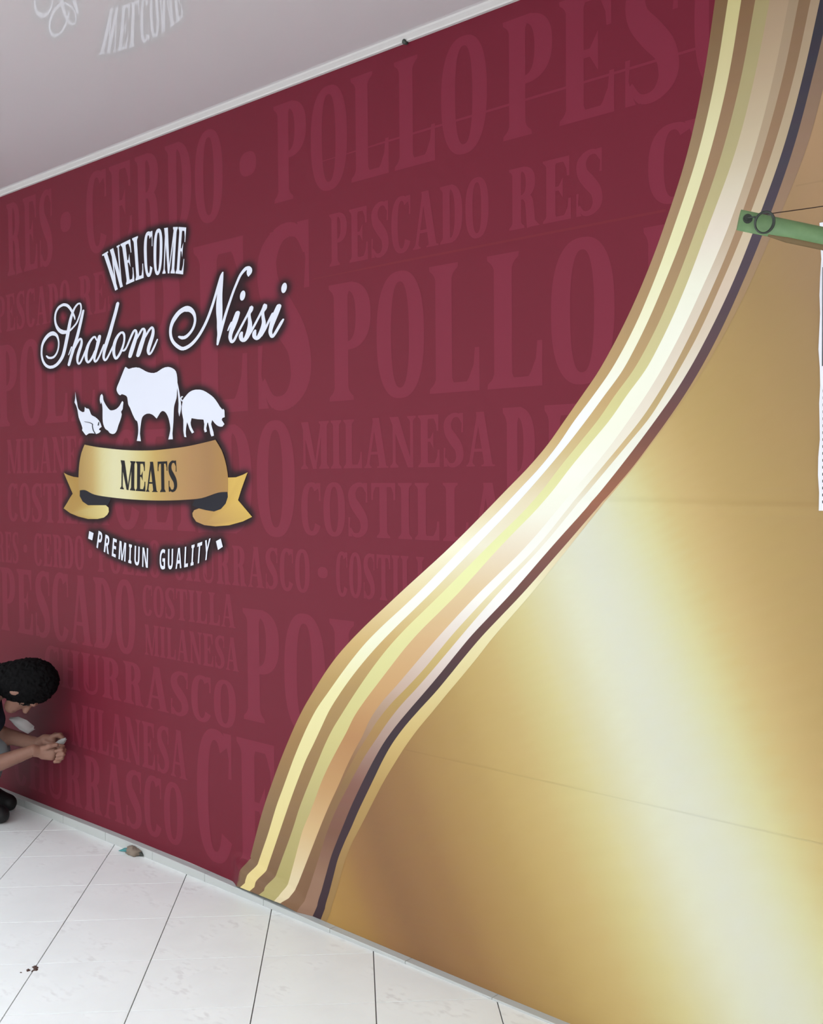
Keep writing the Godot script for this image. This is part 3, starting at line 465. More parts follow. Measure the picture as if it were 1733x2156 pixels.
# ------------------------------------------------------------------ the room
func room() -> void:
	var w := RIGHT_X - LEFT_X
	var cx := (RIGHT_X + LEFT_X) / 2.0
	struct("wall_back", box_mesh(Vector3(w, CEILING_Y + 0.2, 0.2), 0.0), M.plaster, Vector3(cx, (CEILING_Y + 0.2) / 2.0 - 0.1, -0.1))
	struct("ceiling", box_mesh(Vector3(w, 0.16, EAVE_Z + 0.2), 0.0), M.ceiling, Vector3(cx, CEILING_Y + 0.08, EAVE_Z / 2.0 - 0.1))
	# walls close both ends, the front is open
	struct("wall_right", box_mesh(Vector3(0.2, CEILING_Y, EAVE_Z), 0.0), M.plaster, Vector3(RIGHT_X + 0.1, CEILING_Y / 2.0, EAVE_Z / 2.0))
	struct("unseen_wall_left", box_mesh(Vector3(0.2, CEILING_Y, EAVE_Z), 0.0), M.plaster, Vector3(LEFT_X - 0.1, CEILING_Y / 2.0, EAVE_Z / 2.0))  # out of view, placed to dim the left end of the mural
	# unseen wall across the street, placed out of view to shade the low sky
	struct("unseen_wall_opposite", box_mesh(Vector3(50, 9.5, 0.6), 0.0), M.unseen_facade, Vector3(-2.0, 4.65, 11.0))
	struct("ground", box_mesh(Vector3(60, 0.2, 60), 0.0), M.pavement, Vector3(0, -0.16, 4.0))
	# narrow moulding in the corner between ceiling and mural
	var st := begin()
	st.set_smooth_group(-1)
	var prof := [Vector2(0.0, -0.016), Vector2(0.012, -0.016), Vector2(0.014, -0.012), Vector2(0.026, -0.004), Vector2(0.030, 0.0)]
	for i in prof.size() - 1:
		var a: Vector2 = prof[i]
		var b: Vector2 = prof[i + 1]
		var n := Vector3(0, -(b.x - a.x) - 0.001, (b.y - a.y) + 0.001)
		quad_facing(st, [Vector3(LEFT_X, a.y, a.x), Vector3(RIGHT_X, a.y, a.x), Vector3(RIGHT_X, b.y, b.x), Vector3(LEFT_X, b.y, b.x)], n)
	quad_facing(st, [Vector3(LEFT_X, -0.016, 0), Vector3(RIGHT_X, -0.016, 0), Vector3(RIGHT_X, 0, 0), Vector3(LEFT_X, 0, 0)], Vector3(0, 0, -1))
	quad_facing(st, [Vector3(LEFT_X, 0, 0), Vector3(RIGHT_X, 0, 0), Vector3(RIGHT_X, 0, 0.03), Vector3(LEFT_X, 0, 0.03)], Vector3(0, 1, 0))
	var trim := struct("trim_1", done(st), M.trim, Vector3(0, CEILING_Y, 0))
	# small dark spot at the moulding's lower edge
	st = begin()
	add_tube(st, [Vector3(0, 0, 0.004), Vector3(0, 0, 0.017), Vector3(0, -0.001, 0.019)], [0.007, 0.0075, 0.004], 10)
	obj("dark_spot", done(st), M.dark_metal, trim, Vector3(-2.1945, -0.0165, 0))


func floor_tiles() -> void:
	# slab and mortar bed under the tiles
	var w := RIGHT_X - LEFT_X
	var cx := (RIGHT_X + LEFT_X) / 2.0
	var bed := struct("floor", box_mesh(Vector3(w, 0.05, FRONT_Z), 0.0), M.grout, Vector3(cx, -0.0295, FRONT_Z / 2.0))
	# tiles laid diagonally to the wall: the joints that run away from the viewer are open and dark, the cross joints are tight and pale
	var ang := deg_to_rad(45.5458)
	var run := Vector3(sin(ang), 0, cos(ang))       # along the dark joints
	var across := Vector3(cos(ang), 0, -sin(ang))
	var s := 0.3467
	var fill := begin()
	for i in range(-30, 30):
		for j in range(-24, 34):
			var c := across * (-3.0488 + (i + 0.5) * s) + run * (-2.2774 + (j + 0.5) * 0.3187)
			if c.x < LEFT_X - 0.02 or c.x > RIGHT_X + 0.02 or c.z > FRONT_Z - 0.2 or c.z < -0.22:
				continue
			var corners: Array = []
			var hx := s / 2.0 - 0.0016
			var hz := 0.3187 / 2.0 - 0.0011
			for k in [[-1, -1], [1, -1], [1, 1], [-1, 1]]:
				var p: Vector3 = c + across * (k[0] * hx) + run * (k[1] * hz)
				corners.append(Vector2(p.x, p.z))
			var shape := clip_wall(corners, 0.004)
			if shape.size() < 3:
				continue
			var st := begin()
			add_slab(st, shape, -0.0045, 0.0 + rng.randf_range(-0.0002, 0.0002), 0.0005)
			var t := obj("floor_tile", done(st), M.tiles[rng.randi() % 4], bed, -bed.position)
			# pale mortar in the cross joint
			var e0: Vector3 = c + run * (0.3187 / 2.0)
			add_box(fill, e0 - Vector3(0, 0.0028, 0), Vector3(s - 0.006, 0.003, 0.0026), 0.0, Basis(across, Vector3.UP, run))
	var g := obj("cross_joint_mortar", done(fill), M.pale_grout, bed, -bed.position)
	g.set_meta("kind", "stuff")


func clip_wall(poly: Array, z0: float) -> Array:
	var out: Array = []
	for i in poly.size():
		var a: Vector2 = poly[i]
		var b: Vector2 = poly[(i + 1) % poly.size()]
		if a.y >= z0:
			out.append(a)
		if (a.y >= z0) != (b.y >= z0):
			out.append(a.lerp(b, (z0 - a.y) / (b.y - a.y)))
	return out


# flat slab over a convex outline in x and z, with a chamfered top edge
func add_slab(st: SurfaceTool, shape: Array, y0: float, y1: float, ch: float) -> void:
	st.set_smooth_group(-1)
	var mid := Vector2.ZERO
	for p in shape:
		mid += p
	mid /= shape.size()
	var top: Array = []
	for p in shape:
		top.append(p + (mid - p).normalized() * ch)
	for i in shape.size():
		var j := (i + 1) % shape.size()
		var out := Vector3((shape[i].x + shape[j].x) / 2.0 - mid.x, 0, (shape[i].y + shape[j].y) / 2.0 - mid.y)
		quad_facing(st, [Vector3(shape[i].x, y0, shape[i].y), Vector3(shape[j].x, y0, shape[j].y), Vector3(shape[j].x, y1 - ch, shape[j].y), Vector3(shape[i].x, y1 - ch, shape[i].y)], out)
		quad_facing(st, [Vector3(shape[i].x, y1 - ch, shape[i].y), Vector3(shape[j].x, y1 - ch, shape[j].y), Vector3(top[j].x, y1, top[j].y), Vector3(top[i].x, y1, top[i].y)], out + Vector3.UP)
		if i > 0 and j > 0:
			tri_facing(st, Vector3(top[0].x, y1, top[0].y), Vector3(top[i].x, y1, top[i].y), Vector3(top[j].x, y1, top[j].y), Vector3.UP)


func baseboard() -> void:
	var root := Node3D.new()
	root.name = "baseboard_back"
	root.set_meta("kind", "structure")
	add_child(root)
	var k0 := -1.868
	for piece in range(-9, 19):
		var x1 := k0 - 0.338 * piece
		if x1 < LEFT_X + 0.4 or x1 > RIGHT_X:
			continue
		var xa := x1 - 0.337
		var xb := x1 - 0.001
		var d := 0.0295 + rng.randf_range(0.0, 0.0005)
		var ha := skirting_top(xa)
		var hb := skirting_top(xb)
		var b := 0.0018
		var st := begin()
		st.set_smooth_group(-1)
		var ring := func(x: float, h: float) -> Array:
			return [Vector3(x, 0.0002, 0.0002), Vector3(x, h, 0.0002), Vector3(x, h, d - b), Vector3(x, h - b, d), Vector3(x, 0.0002, d)]
		var A: Array = ring.call(xa, ha)
		var B: Array = ring.call(xb, hb)
		for k in 5:
			var k2 := (k + 1) % 5
			quad_facing(st, [A[k], A[k2], B[k2], B[k]], (A[k] + A[k2]) / 2.0 - Vector3(xa, ha * 0.5, d * 0.5))
		for E in [A, B]:
			var n := Vector3(-1 if E == A else 1, 0, 0)
			tri_facing(st, E[0], E[1], E[2], n)
			tri_facing(st, E[0], E[2], E[3], n)
			tri_facing(st, E[0], E[3], E[4], n)
		obj("skirting_tile", done(st), M.skirting, root)


# ------------------------------------------------------------------ the mural
# how far the vinyl stands off the wall: it laps over the skirting, and has come loose in a fold below the pale stripes
func bunch(u: float) -> float:
	return smoothstep(-3.10, -3.0, u) * (1.0 - smoothstep(-2.80, -2.64, u))


func off_wall(u: float, v: float) -> float:
	var out := 0.0
	if v < 0.2:
		var top := 0.134 - 0.21 * clampf(u + 2.99, -0.05, 0.3)
		out += 0.0335 * bunch(u) * (1.0 - smoothstep(top - 0.042, top + 0.004, v))
	# creases where the vinyl did not take to the wall
	if absf(v - 1.42) < 0.05:
		out += 0.0035 * exp(-pow((v - 1.425 + 0.004 * sin(u * 5.0)) / 0.011, 2.0)) * smoothstep(-1.75, -1.35, u)
	return out


# height of the skirting, which sinks into the uneven floor towards the right
func skirting_top(u: float) -> float:
	var p: Array = [Vector2(-5.5, 0.033), Vector2(-4.338, 0.034), Vector2(-3.875, 0.036), Vector2(-3.352, 0.033), Vector2(-2.544, 0.014), Vector2(-2.206, 0.0095), Vector2(-1.868, 0.006), Vector2(-1.648, 0.005)]
	for i in p.size() - 1:
		if u < p[i + 1].x:
			return lerpf(p[i].y, p[i + 1].y, clampf((u - p[i].x) / (p[i + 1].x - p[i].x), 0.0, 1.0))
	return p[p.size() - 1].y


func foot_of(u: float) -> float:
	return lerpf(skirting_top(u) + 0.0005, 0.036, smoothstep(0.55, 0.95, bunch(u)))


func on_wall(u: float, v: float, z: float) -> Vector3:
	return Vector3(u, v, z + off_wall(u, v))


# T: flat list of Vector2 triples in wall metres; C: one colour (linear) per point or empty
func print_mesh(T: Array, z: float, C: Array = []) -> ArrayMesh:
	var V := PackedVector3Array()
	var N := PackedVector3Array()
	var UV := PackedVector2Array()
	var K := PackedColorArray()
	for i in range(0, T.size(), 3):
		var order := [i, i + 1, i + 2]
		var a: Vector2 = T[i + 1] - T[i]
		var b: Vector2 = T[i + 2] - T[i]
		var area := a.cross(b)
		if absf(area) < 1e-10:
			continue
		if area > 0.0:
			order = [i, i + 2, i + 1]
		for k in order:
			var p: Vector2 = T[k]
			V.append(on_wall(p.x, p.y, z))
			var e := 0.003
			var n := Vector3(0, 0, 1)
			if p.y < 0.2 or absf(p.y - 1.42) < 0.06:
				n = Vector3(off_wall(p.x - e, p.y) - off_wall(p.x + e, p.y), off_wall(p.x, p.y - e) - off_wall(p.x, p.y + e), 2.0 * e).normalized()
			N.append(n)
			UV.append(Vector2((p.x - HALO_U0) / (HALO_U1 - HALO_U0), (HALO_V1 - p.y) / (HALO_V1 - HALO_V0)))
			if C.size():
				K.append(C[k])
	var arr := []
	arr.resize(Mesh.ARRAY_MAX)
	arr[Mesh.ARRAY_VERTEX] = V
	arr[Mesh.ARRAY_NORMAL] = N
	arr[Mesh.ARRAY_TEX_UV] = UV
	if C.size():
		arr[Mesh.ARRAY_COLOR] = K
	var am := ArrayMesh.new()
	am.add_surface_from_arrays(Mesh.PRIMITIVE_TRIANGLES, arr)
	return am


func ink(r: float, g: float, b: float) -> Color:
	return Color(r / 255.0, g / 255.0, b / 255.0).srgb_to_linear()


# ribbon of changing width through points (u, v, width); widths are narrowed along u by the squeeze of the lettering
func ribbon(points: Array, squeeze := 1.0, round_ends := true) -> Array:
	var P: Array = []
	for i in points.size() - 1:
		var p0: Vector3 = points[max(i - 1, 0)]
		var p1: Vector3 = points[i]
		var p2: Vector3 = points[i + 1]
		var p3: Vector3 = points[min(i + 2, points.size() - 1)]
		for k in 5:
			P.append(p1.cubic_interpolate(p2, p0, p3, k / 5.0))
	P.append(points[points.size() - 1])
	var L: Array = []
	var R: Array = []
	for i in P.size():
		var a: Vector3 = P[max(i - 1, 0)]
		var b: Vector3 = P[min(i + 1, P.size() - 1)]
		var t := Vector2((b.x - a.x) * squeeze, b.y - a.y).normalized()
		var n: Vector2 = Vector2(-t.y, t.x) * P[i].z / 2.0
		L.append(Vector2(P[i].x + n.x / squeeze, P[i].y + n.y))
		R.append(Vector2(P[i].x - n.x / squeeze, P[i].y - n.y))
	var T: Array = []
	for i in P.size() - 1:
		T.append_array([L[i], R[i], R[i + 1], L[i], R[i + 1], L[i + 1]])
	if round_ends:
		for e in [0, P.size() - 1]:
			var q: Vector3 = P[e]
			var o: Vector3 = P[1] if e == 0 else P[e - 1]
			var d := Vector2((q.x - o.x) * squeeze, q.y - o.y).normalized()
			var n := Vector2(-d.y, d.x)
			for k in 6:
				var tri: Array = [Vector2(q.x, q.y)]
				for m in [k, k + 1]:
					var g := (n * cos(PI * m / 6.0) + d * sin(PI * m / 6.0)) * q.z / 2.0
					tri.append(Vector2(q.x + g.x / squeeze, q.y + g.y))
				T.append_array(tri)
	return T


func fill(outline: Array) -> Array:
	var P := PackedVector2Array(outline)
	var T: Array = []
	for i in Geometry2D.triangulate_polygon(P):
		T.append(P[i])
	return T


# rounds the corners of a traced outline a little
func smooth_outline(outline: Array) -> Array:
	var out: Array = []
	var n := outline.size()
	for i in n:
		var p0: Vector2 = outline[(i + n - 1) % n]
		var p1: Vector2 = outline[i]
		var p2: Vector2 = outline[(i + 1) % n]
		var p3: Vector2 = outline[(i + 2) % n]
		out.append(p1)
		var sharp := absf((p1 - p0).angle_to(p2 - p1)) > 1.0 or absf((p2 - p1).angle_to(p3 - p2)) > 1.0
		if not sharp:
			out.append(p1.cubic_interpolate(p2, p0, p3, 0.5))
	return out


# ---- a condensed slab-serif alphabet, cap height 1; every glyph is [triangles, advance]
const STEM := 0.195
const THIN := 0.075


func rect(x0: float, y0: float, x1: float, y1: float) -> Array:
	return [Vector2(x0, y0), Vector2(x1, y0), Vector2(x1, y1), Vector2(x0, y0), Vector2(x1, y1), Vector2(x0, y1)]


func stem(x: float, w: float, bottom := true, top := true, reach := 0.075) -> Array:
	var T := rect(x, 0.11, x + w, 0.89)
	T.append_array(foot(x, w, reach, true) if bottom else rect(x, 0, x + w, 0.11))
	T.append_array(foot(x, w, reach, false) if top else rect(x, 0.89, x + w, 1))
	return T


func foot(x: float, w: float, reach: float, below: bool) -> Array:
	var y := func(t: float) -> float: return t if below else 1.0 - t
	var T: Array = []
	var rows := [[0.0, 1.0], [0.035, 0.95], [0.06, 0.45], [0.08, 0.2], [0.11, 0.0]]
	for i in rows.size() - 1:
		var a: Array = rows[i]
		var b: Array = rows[i + 1]
		var p := [Vector2(x - reach * a[1], y.call(a[0])), Vector2(x + w + reach * a[1], y.call(a[0])), Vector2(x + w + reach * b[1], y.call(b[0])), Vector2(x - reach * b[1], y.call(b[0]))]
		T.append_array([p[0], p[1], p[2], p[0], p[2], p[3]])
	return T


# wedge that ends an arm: at x on the baseline side, high h, standing on the arm
func spur(x: float, h: float, base: float, below: bool) -> Array:
	var prof := [[0.0, base], [0.10, base * 0.55], [0.20, base * 0.30], [h, 0.05]]
	var T: Array = []
	for i in prof.size() - 1:
		var a: Array = prof[i]
		var b: Array = prof[i + 1]
		var y0: float = a[0] if below else 1.0 - a[0]
		var y1: float = b[0] if below else 1.0 - b[0]
		var p := [Vector2(x - a[1], y0), Vector2(x, y0), Vector2(x, y1), Vector2(x - b[1], y1)]
		T.append_array([p[0], p[1], p[2], p[0], p[2], p[3]])
	return T


func spur_mirror(x: float, h: float, base: float, below: bool) -> Array:
	var T := spur(0.0, h, base, below)
	for i in T.size():
		T[i] = Vector2(x - T[i].x, T[i].y)
	return T


func bowl(c: Vector2, ro: Vector2, ri: Vector2, a0: float, a1: float, steps := 28) -> Array:
	var pt := func(r: Vector2, a: float) -> Vector2:
		var cs := cos(a)
		var sn := sin(a)
		return c + Vector2(r.x * signf(cs) * pow(absf(cs), 0.82), r.y * signf(sn) * pow(absf(sn), 0.82))
	var T: Array = []
	for i in steps:
		var a := deg_to_rad(lerpf(a0, a1, float(i) / steps))
		var b := deg_to_rad(lerpf(a0, a1, float(i + 1) / steps))
		T.append_array([pt.call(ro, a), pt.call(ri, a), pt.call(ri, b), pt.call(ro, a), pt.call(ri, b), pt.call(ro, b)])
	return T


func bar(a: Vector2, b: Vector2, w: float) -> Array:      # slanted stroke, w measured level
	var h := Vector2(w / 2.0, 0)
	return [a - h, a + h, b + h, a - h, b + h, b - h]


func glyph(ch: String) -> Array:
	var s := STEM
	var T: Array = []
	match ch:
		"I":
			return [stem(0.08, s), 0.36]
		"L":
			T = stem(0.08, s)
			T.append_array(rect(0.08 + s, 0, 0.55, THIN))
			T.append_array(spur(0.59, 0.33, 0.22, true))
			return [T, 0.62]
		"E":
			T = stem(0.08, s)
			T.append_array(rect(0.08 + s, 0, 0.55, THIN))
			T.append_array(spur(0.60, 0.33, 0.22, true))
			T.append_array(rect(0.08 + s, 1 - THIN, 0.53, 1))
			T.append_array(spur(0.57, 0.31, 0.20, false))
			T.append_array(rect(0.08 + s, 0.485, 0.40, 0.55))
			T.append_array([Vector2(0.32, 0.517), Vector2(0.43, 0.36), Vector2(0.43, 0.675)])
			return [T, 0.63]
		"T":
			T = stem(0.225, s, true, false)
			T.append_array(rect(0.04, 1 - THIN, 0.225, 1))
			T.append_array(rect(0.225 + s, 1 - THIN, 0.605, 1))
			T.append_array(spur(0.635, 0.31, 0.17, false))
			T.append_array(spur_mirror(0.01, 0.31, 0.17, false))
			return [T, 0.645]
		"P", "R":
			T = stem(0.08, s)
			T.append_array(bowl(Vector2(0.26, 0.715), Vector2(0.33, 0.285), Vector2(0.125, 0.215), -90, 90))
			if ch == "R":
				T = stem(0.08, s)
				T.append_array(bowl(Vector2(0.26, 0.735), Vector2(0.33, 0.265), Vector2(0.125, 0.195), -90, 90))
				T.append_array(ribbon([Vector3(0.33, 0.53, 0.10), Vector3(0.44, 0.44, 0.17), Vector3(0.475, 0.28, 0.185), Vector3(0.49, 0.08, 0.185), Vector3(0.50, 0.0, 0.18)], 1.0, false))
				T.append_array([Vector2(0.41, 0.0), Vector2(0.69, 0.0), Vector2(0.58, 0.10)])
				return [T, 0.70]
			return [T, 0.61]
		"O":
			return [bowl(Vector2(0.31, 0.5), Vector2(0.305, 0.515), Vector2(0.115, 0.43), 0, 360, 56), 0.62]
		"C", "G":
			T = bowl(Vector2(0.31, 0.5), Vector2(0.305, 0.515), Vector2(0.115, 0.43), 48, 325, 46)
			T.append_array(spur(0.575, 0.34, 0.13, false))
			return [T, 0.60]
		"D":
			T = stem(0.08, s)
			T.append_array(bowl(Vector2(0.26, 0.5), Vector2(0.355, 0.5), Vector2(0.15, 0.425), -90, 90, 36))
			return [T, 0.64]
		"A":
			T = bar(Vector2(0.10, 0.06), Vector2(0.31, 0.97), 0.085)
			T.append_array(bar(Vector2(0.55, 0.06), Vector2(0.345, 1.0), 0.205))
			T.append_array(rect(0.16, 0.27, 0.46, 0.325))
			T.append_array([Vector2(-0.01, 0), Vector2(0.21, 0), Vector2(0.10, 0.13)])
			T.append_array(rect(-0.01, 0, 0.21, 0.03))
			T.append_array([Vector2(0.38, 0), Vector2(0.72, 0), Vector2(0.55, 0.13)])
			T.append_array(rect(0.38, 0, 0.72, 0.03))
			T.append_array(rect(0.44, 0.03, 0.655, 0.07))
			return [T, 0.71]
		"N":
			T = stem(0.09, 0.085, true, false, 0.08)
			T.append_array(stem(0.60, 0.085, false, true, 0.08))
			T.append_array([Vector2(0.0, 1.0), Vector2(0.26, 1.0), Vector2(0.685, 0.0), Vector2(0.0, 1.0), Vector2(0.685, 0.0), Vector2(0.53, 0.0)])
			return [T, 0.77]
		"M":
			T = stem(0.09, 0.08, true, false, 0.08)
			T.append_array(stem(0.70, s, true, true, 0.07))
			T.append_array([Vector2(0.02, 1.0), Vector2(0.27, 1.0), Vector2(0.55, 0.0), Vector2(0.02, 1.0), Vector2(0.55, 0.0), Vector2(0.42, 0.0)])
			T.append_array([Vector2(0.46, 0.0), Vector2(0.53, 0.0), Vector2(0.78, 1.0), Vector2(0.46, 0.0), Vector2(0.78, 1.0), Vector2(0.70, 1.0)])
			return [T, 0.97]
		"S":
			T = ribbon([Vector3(0.52, 0.84, 0.05), Vector3(0.43, 0.955, 0.07), Vector3(0.27, 0.955, 0.10), Vector3(0.14, 0.83, 0.19), Vector3(0.16, 0.66, 0.21), Vector3(0.29, 0.51, 0.23), Vector3(0.43, 0.35, 0.21), Vector3(0.455, 0.17, 0.19), Vector3(0.34, 0.045, 0.10), Vector3(0.18, 0.04, 0.07), Vector3(0.08, 0.16, 0.05)], 1.0, false)
			T.append_array(spur(0.55, 0.36, 0.11, false))
			T.append_array(spur_mirror(0.03, 0.36, 0.11, true))
			return [T, 0.59]
		"H":
			T = stem(0.08, s)
			T.append_array(stem(0.48, s))
			T.append_array(rect(0.08 + s, 0.47, 0.48, 0.54))
			return [T, 0.75]
		"U":
			T = rect(0.07, 0.28, 0.07 + s, 0.89)
			T.append_array(foot(0.07, s, 0.07, false))
			T.append_array(rect(0.53, 0.28, 0.61, 0.89))
			T.append_array(foot(0.53, 0.08, 0.07, false))
			T.append_array(bowl(Vector2(0.34, 0.28), Vector2(0.27, 0.295), Vector2(0.19, 0.21), 180, 360, 24))
			T.append_array([Vector2(0.15, 0.28), Vector2(0.265, 0.28), Vector2(0.27, 0.10)])
			return [T, 0.70]
		"W":
			T = bar(Vector2(0.30, 0.0), Vector2(0.13, 1.0), 0.19)
			T.append_array(bar(Vector2(0.30, 0.0), Vector2(0.50, 1.0), 0.075))
			T.append_array(bar(Vector2(0.66, 0.0), Vector2(0.49, 1.0), 0.19))
			T.append_array(bar(Vector2(0.67, 0.0), Vector2(0.86, 1.0), 0.075))
			T.append_array(rect(-0.03, 0.96, 0.29, 1.0))
			T.append_array(rect(0.77, 0.96, 0.95, 1.0))
			return [T, 0.94]
		"·":
			return [bowl(Vector2(0.5, 0.5), Vector2(0.5, 0.13), Vector2(0.0, 0.0), 0, 360, 24), 1.0]
	return [T, 0.3]


# a word in the unit square: x 0..1 over its whole length, y 0..1 over the cap height
func word(text: String, gap := 0.055) -> Array:
	var T: Array = []
	var x := 0.0
	for i in text.length():
		var g := glyph(text[i])
		if not cut_glyphs.has(text[i]):
			cut_glyphs[text[i]] = union_bands(g[0], 0.025, true)
		for p in cut_glyphs[text[i]]:
			T.append(Vector2(p.x + x, p.y))
		x += g[1] + gap
	x -= gap
	for i in T.size():
		T[i] = Vector2(T[i].x / x, T[i].y)
	return T


func warp(T: Array, low: Array, high: Array) -> Array:
	var at := func(q: Array, s: float) -> Vector2:
		return q[0] * (1 - s) * (1 - s) + q[1] * 2.0 * s * (1 - s) + q[2] * s * s
	var out: Array = []
	for p in T:
		out.append(at.call(low, p.x).lerp(at.call(high, p.x), p.y))
	return out


# sans-serif capitals from the system font, flattened to triangles in the unit square
func sans_word(text: String, gap: float, narrow: float) -> Array:
	var f := SystemFont.new()
	f.font_names = PackedStringArray(["Droid Sans"])
	f.font_weight = 700
	var T: Array = []
	var x := 0.0
	var cap := 0.0
	for ch in text:
		if ch == " ":
			x += gap * 3.2
			continue
		var tm := TextMesh.new()
		tm.font = f
		tm.text = ch
		tm.font_size = 64
		tm.pixel_size = 0.01
		tm.depth = 0.0
		tm.curve_step = 1.0
		var arr := tm.get_mesh_arrays()
		var V: PackedVector3Array = arr[Mesh.ARRAY_VERTEX]
		var I: PackedInt32Array = arr[Mesh.ARRAY_INDEX]
		var lo := Vector2(1e9, 1e9)
		var hi := -lo
		for v in V:
			lo = lo.min(Vector2(v.x, v.y))
			hi = hi.max(Vector2(v.x, v.y))
		for i in I:
			T.append(Vector2((V[i].x - lo.x) * narrow + x, (V[i].y - lo.y) / (hi.y - lo.y)))
		x += (hi.x - lo.x) * narrow + gap
	x -= gap
	for i in T.size():
		T[i] = Vector2(T[i].x / x, T[i].y)
	return T


func stripe_edge(k: int, v: float) -> float:
	var e: Array = EDGES[k]
	if v <= EDGE_V[1]:
		return lerpf(e[0], e[1], v / EDGE_V[1])
	var step: float = EDGE_V[2] - EDGE_V[1]
	var f := (v - EDGE_V[1]) / step
	var i := clampi(int(f) + 1, 1, EDGE_V.size() - 2)
	var t: float = (v - EDGE_V[i]) / (EDGE_V[i + 1] - EDGE_V[i])
	var p0: float = e[max(i - 1, 1)]
	var p3: float = e[min(i + 2, e.size() - 1)]
	return cubic_interpolate(e[i], e[i + 1], p0, p3, t)


func mural_rows() -> Array:
	var rows: Array = [0.0, 0.012, 0.024, 0.036, 0.048]
	var v := 0.058
	while v < 0.17:
		rows.append(v)
		v += 0.005
	while v < CEILING_Y - 0.012:
		rows.append(v)
		v += 0.004 if absf(v - 1.425) < 0.045 else 0.025
	rows.append(CEILING_Y - 0.01)
	return rows


func mural() -> void:
	var root := thing("wall_mural", "large printed vinyl mural, wine red and gold with curving stripes, covering the whole wall", "mural")
	var rows := mural_rows()
	# printed shapes of the emblem first: the halo in the red print follows them
	var emblem := Node3D.new()
	emblem.name = "emblem"
	var laid := EMBLEM_Z
	var pieces: Array = []
	# welcome, script name, tagline, animals
	pieces.append(["welcome_lettering", warp(word("WELCOME", 0.045), WELCOME_LOW, WELCOME_HIGH), M.white_print])
	var script_strokes: Array = []
	for s in SCRIPT:
		script_strokes.append(ribbon(s, 0.5663))
	for d in DOTS:
		script_strokes.append(fill(d))
	pieces.append(["script_lettering", script_strokes, M.white_print])
	pieces.append(["fish_silhouette", fill(smooth_outline(FISH)), M.white_print])
	pieces.append(["hen_silhouette", fill(smooth_outline(HEN)), M.white_print])
	var bull := [fill(smooth_outline(BULL)), fill(smooth_outline(BULL_TAIL))]
	pieces.append(["bull_silhouette", bull, M.white_print])
	pieces.append(["pig_silhouette", [fill(smooth_outline(PIG)), ribbon(PIG_TAIL, 0.5663)], M.white_print])
	pieces.append(["ribbon_fold", fill(smooth_outline(FOLD_LEFT)), M.fold_print])
	pieces.append(["ribbon_fold", fill(smooth_outline(FOLD_RIGHT)), M.fold_print])
	pieces.append(["ribbon_tail", fill(TAIL_LEFT), M.color_print])
	pieces.append(["ribbon_tail", fill(TAIL_RIGHT), M.color_print])
	pieces.append(["ribbon_banner", banner(), M.color_print])
	var tagline := sans_word("PREMIUN GUALITY", 0.14, 0.72)
	var halves: Array = [[], []]
	for i in range(0, tagline.size(), 3):
		halves[0 if tagline[i].x < 0.51 else 1].append_array(tagline.slice(i, i + 3))
	for half in halves:
		pieces.append(["tagline_lettering", warp(half, TAG_LOW, TAG_HIGH), M.white_print])
	pieces.append(["tagline_square", fill(SQUARE_A), M.white_print])
	pieces.append(["tagline_square", fill(SQUARE_B), M.white_print])
	for p in pieces:
		var lists: Array = p[1] if p[1][0] is Array else [p[1]]
		for L in lists:
			emblem_triangles.append_array(L)
	pieces.append(["banner_lettering", warp(word("MEATS", 0.02), MEATS_LOW, MEATS_HIGH), M.black_print])
	pieces.append(["fish_gill", [ribbon(GILL_LINE, 0.5663)], M.fold_print])
	pieces.append(["fish_eye", [ribbon(FISH_EYE, 0.5663)], M.fold_print])

	var halo := printed_halo()
	M.seam_print = vinyl(mat(Color(0.42, 0.12, 0.165)))
	M.red_print = vinyl(mat(Color(0.40, 0.098, 0.163)))
	M.red_print.albedo_texture = halo
	M.red_print.texture_repeat = false
	M.word_print = vinyl(mat(Color(0.447, 0.133, 0.207)))
	M.word_print.albedo_texture = halo
	M.word_print.texture_repeat = false

	# red field, left of the middle of the stripes
	var T: Array = []
	var cols: Array = []
	for i in 71:
		cols.append(1.0 - pow(1.0 - i / 70.0, 1.9))
	for j in rows.size() - 1:
		for i in cols.size() - 1:
			var q: Array = []
			for k in [[j, i], [j, i + 1], [j + 1, i + 1], [j + 1, i]]:
				q.append(field_point(rows[k[0]], LEFT_X + 0.1, lerpf(stripe_edge(0, rows[k[0]]), stripe_edge(1, rows[k[0]]), 0.12), cols[k[1]]))
			T.append_array([q[0], q[1], q[2], q[0], q[2], q[3]])
	obj("red_panel", print_mesh(T, PANEL_Z), M.red_print, root)
	# gold field with its printed metallic sweep of pale and deep gold
	T = []
	var C: Array = []
	for j in rows.size() - 1:
		for i in 48:
			var q: Array = []
			for k in [[j, i], [j, i + 1], [j + 1, i + 1], [j + 1, i]]:
				q.append(field_point(rows[k[0]], lerpf(stripe_edge(9, rows[k[0]]), stripe_edge(10, rows[k[0]]), 0.85), 0.5, pow(k[1] / 48.0, 1.35)))
			for k in [0, 1, 2, 0, 2, 3]:
				T.append(q[k])
				C.append(gold_at(q[k]))
	obj("gold_panel", print_mesh(T, PANEL_Z, C), M.gold_print, root)
	# tone-on-tone words
	for w in WORDS:
		var L := word(w[0])
		for i in L.size():
			L[i] = Vector2(lerpf(w[3], w[4], L[i].x), lerpf(w[1], w[2], L[i].y))
			L[i].x = minf(L[i].x, lerpf(stripe_edge(0, L[i].y), stripe_edge(1, L[i].y), 0.1))      # the stripes run over the ends of the words
		obj("tonal_dot" if w[0] == "·" else "tonal_lettering", print_mesh(L, WORD_Z), M.word_print, root)
	# the curving stripes
	var band := Node3D.new()
	band.name = "curved_stripes"
	root.add_child(band)
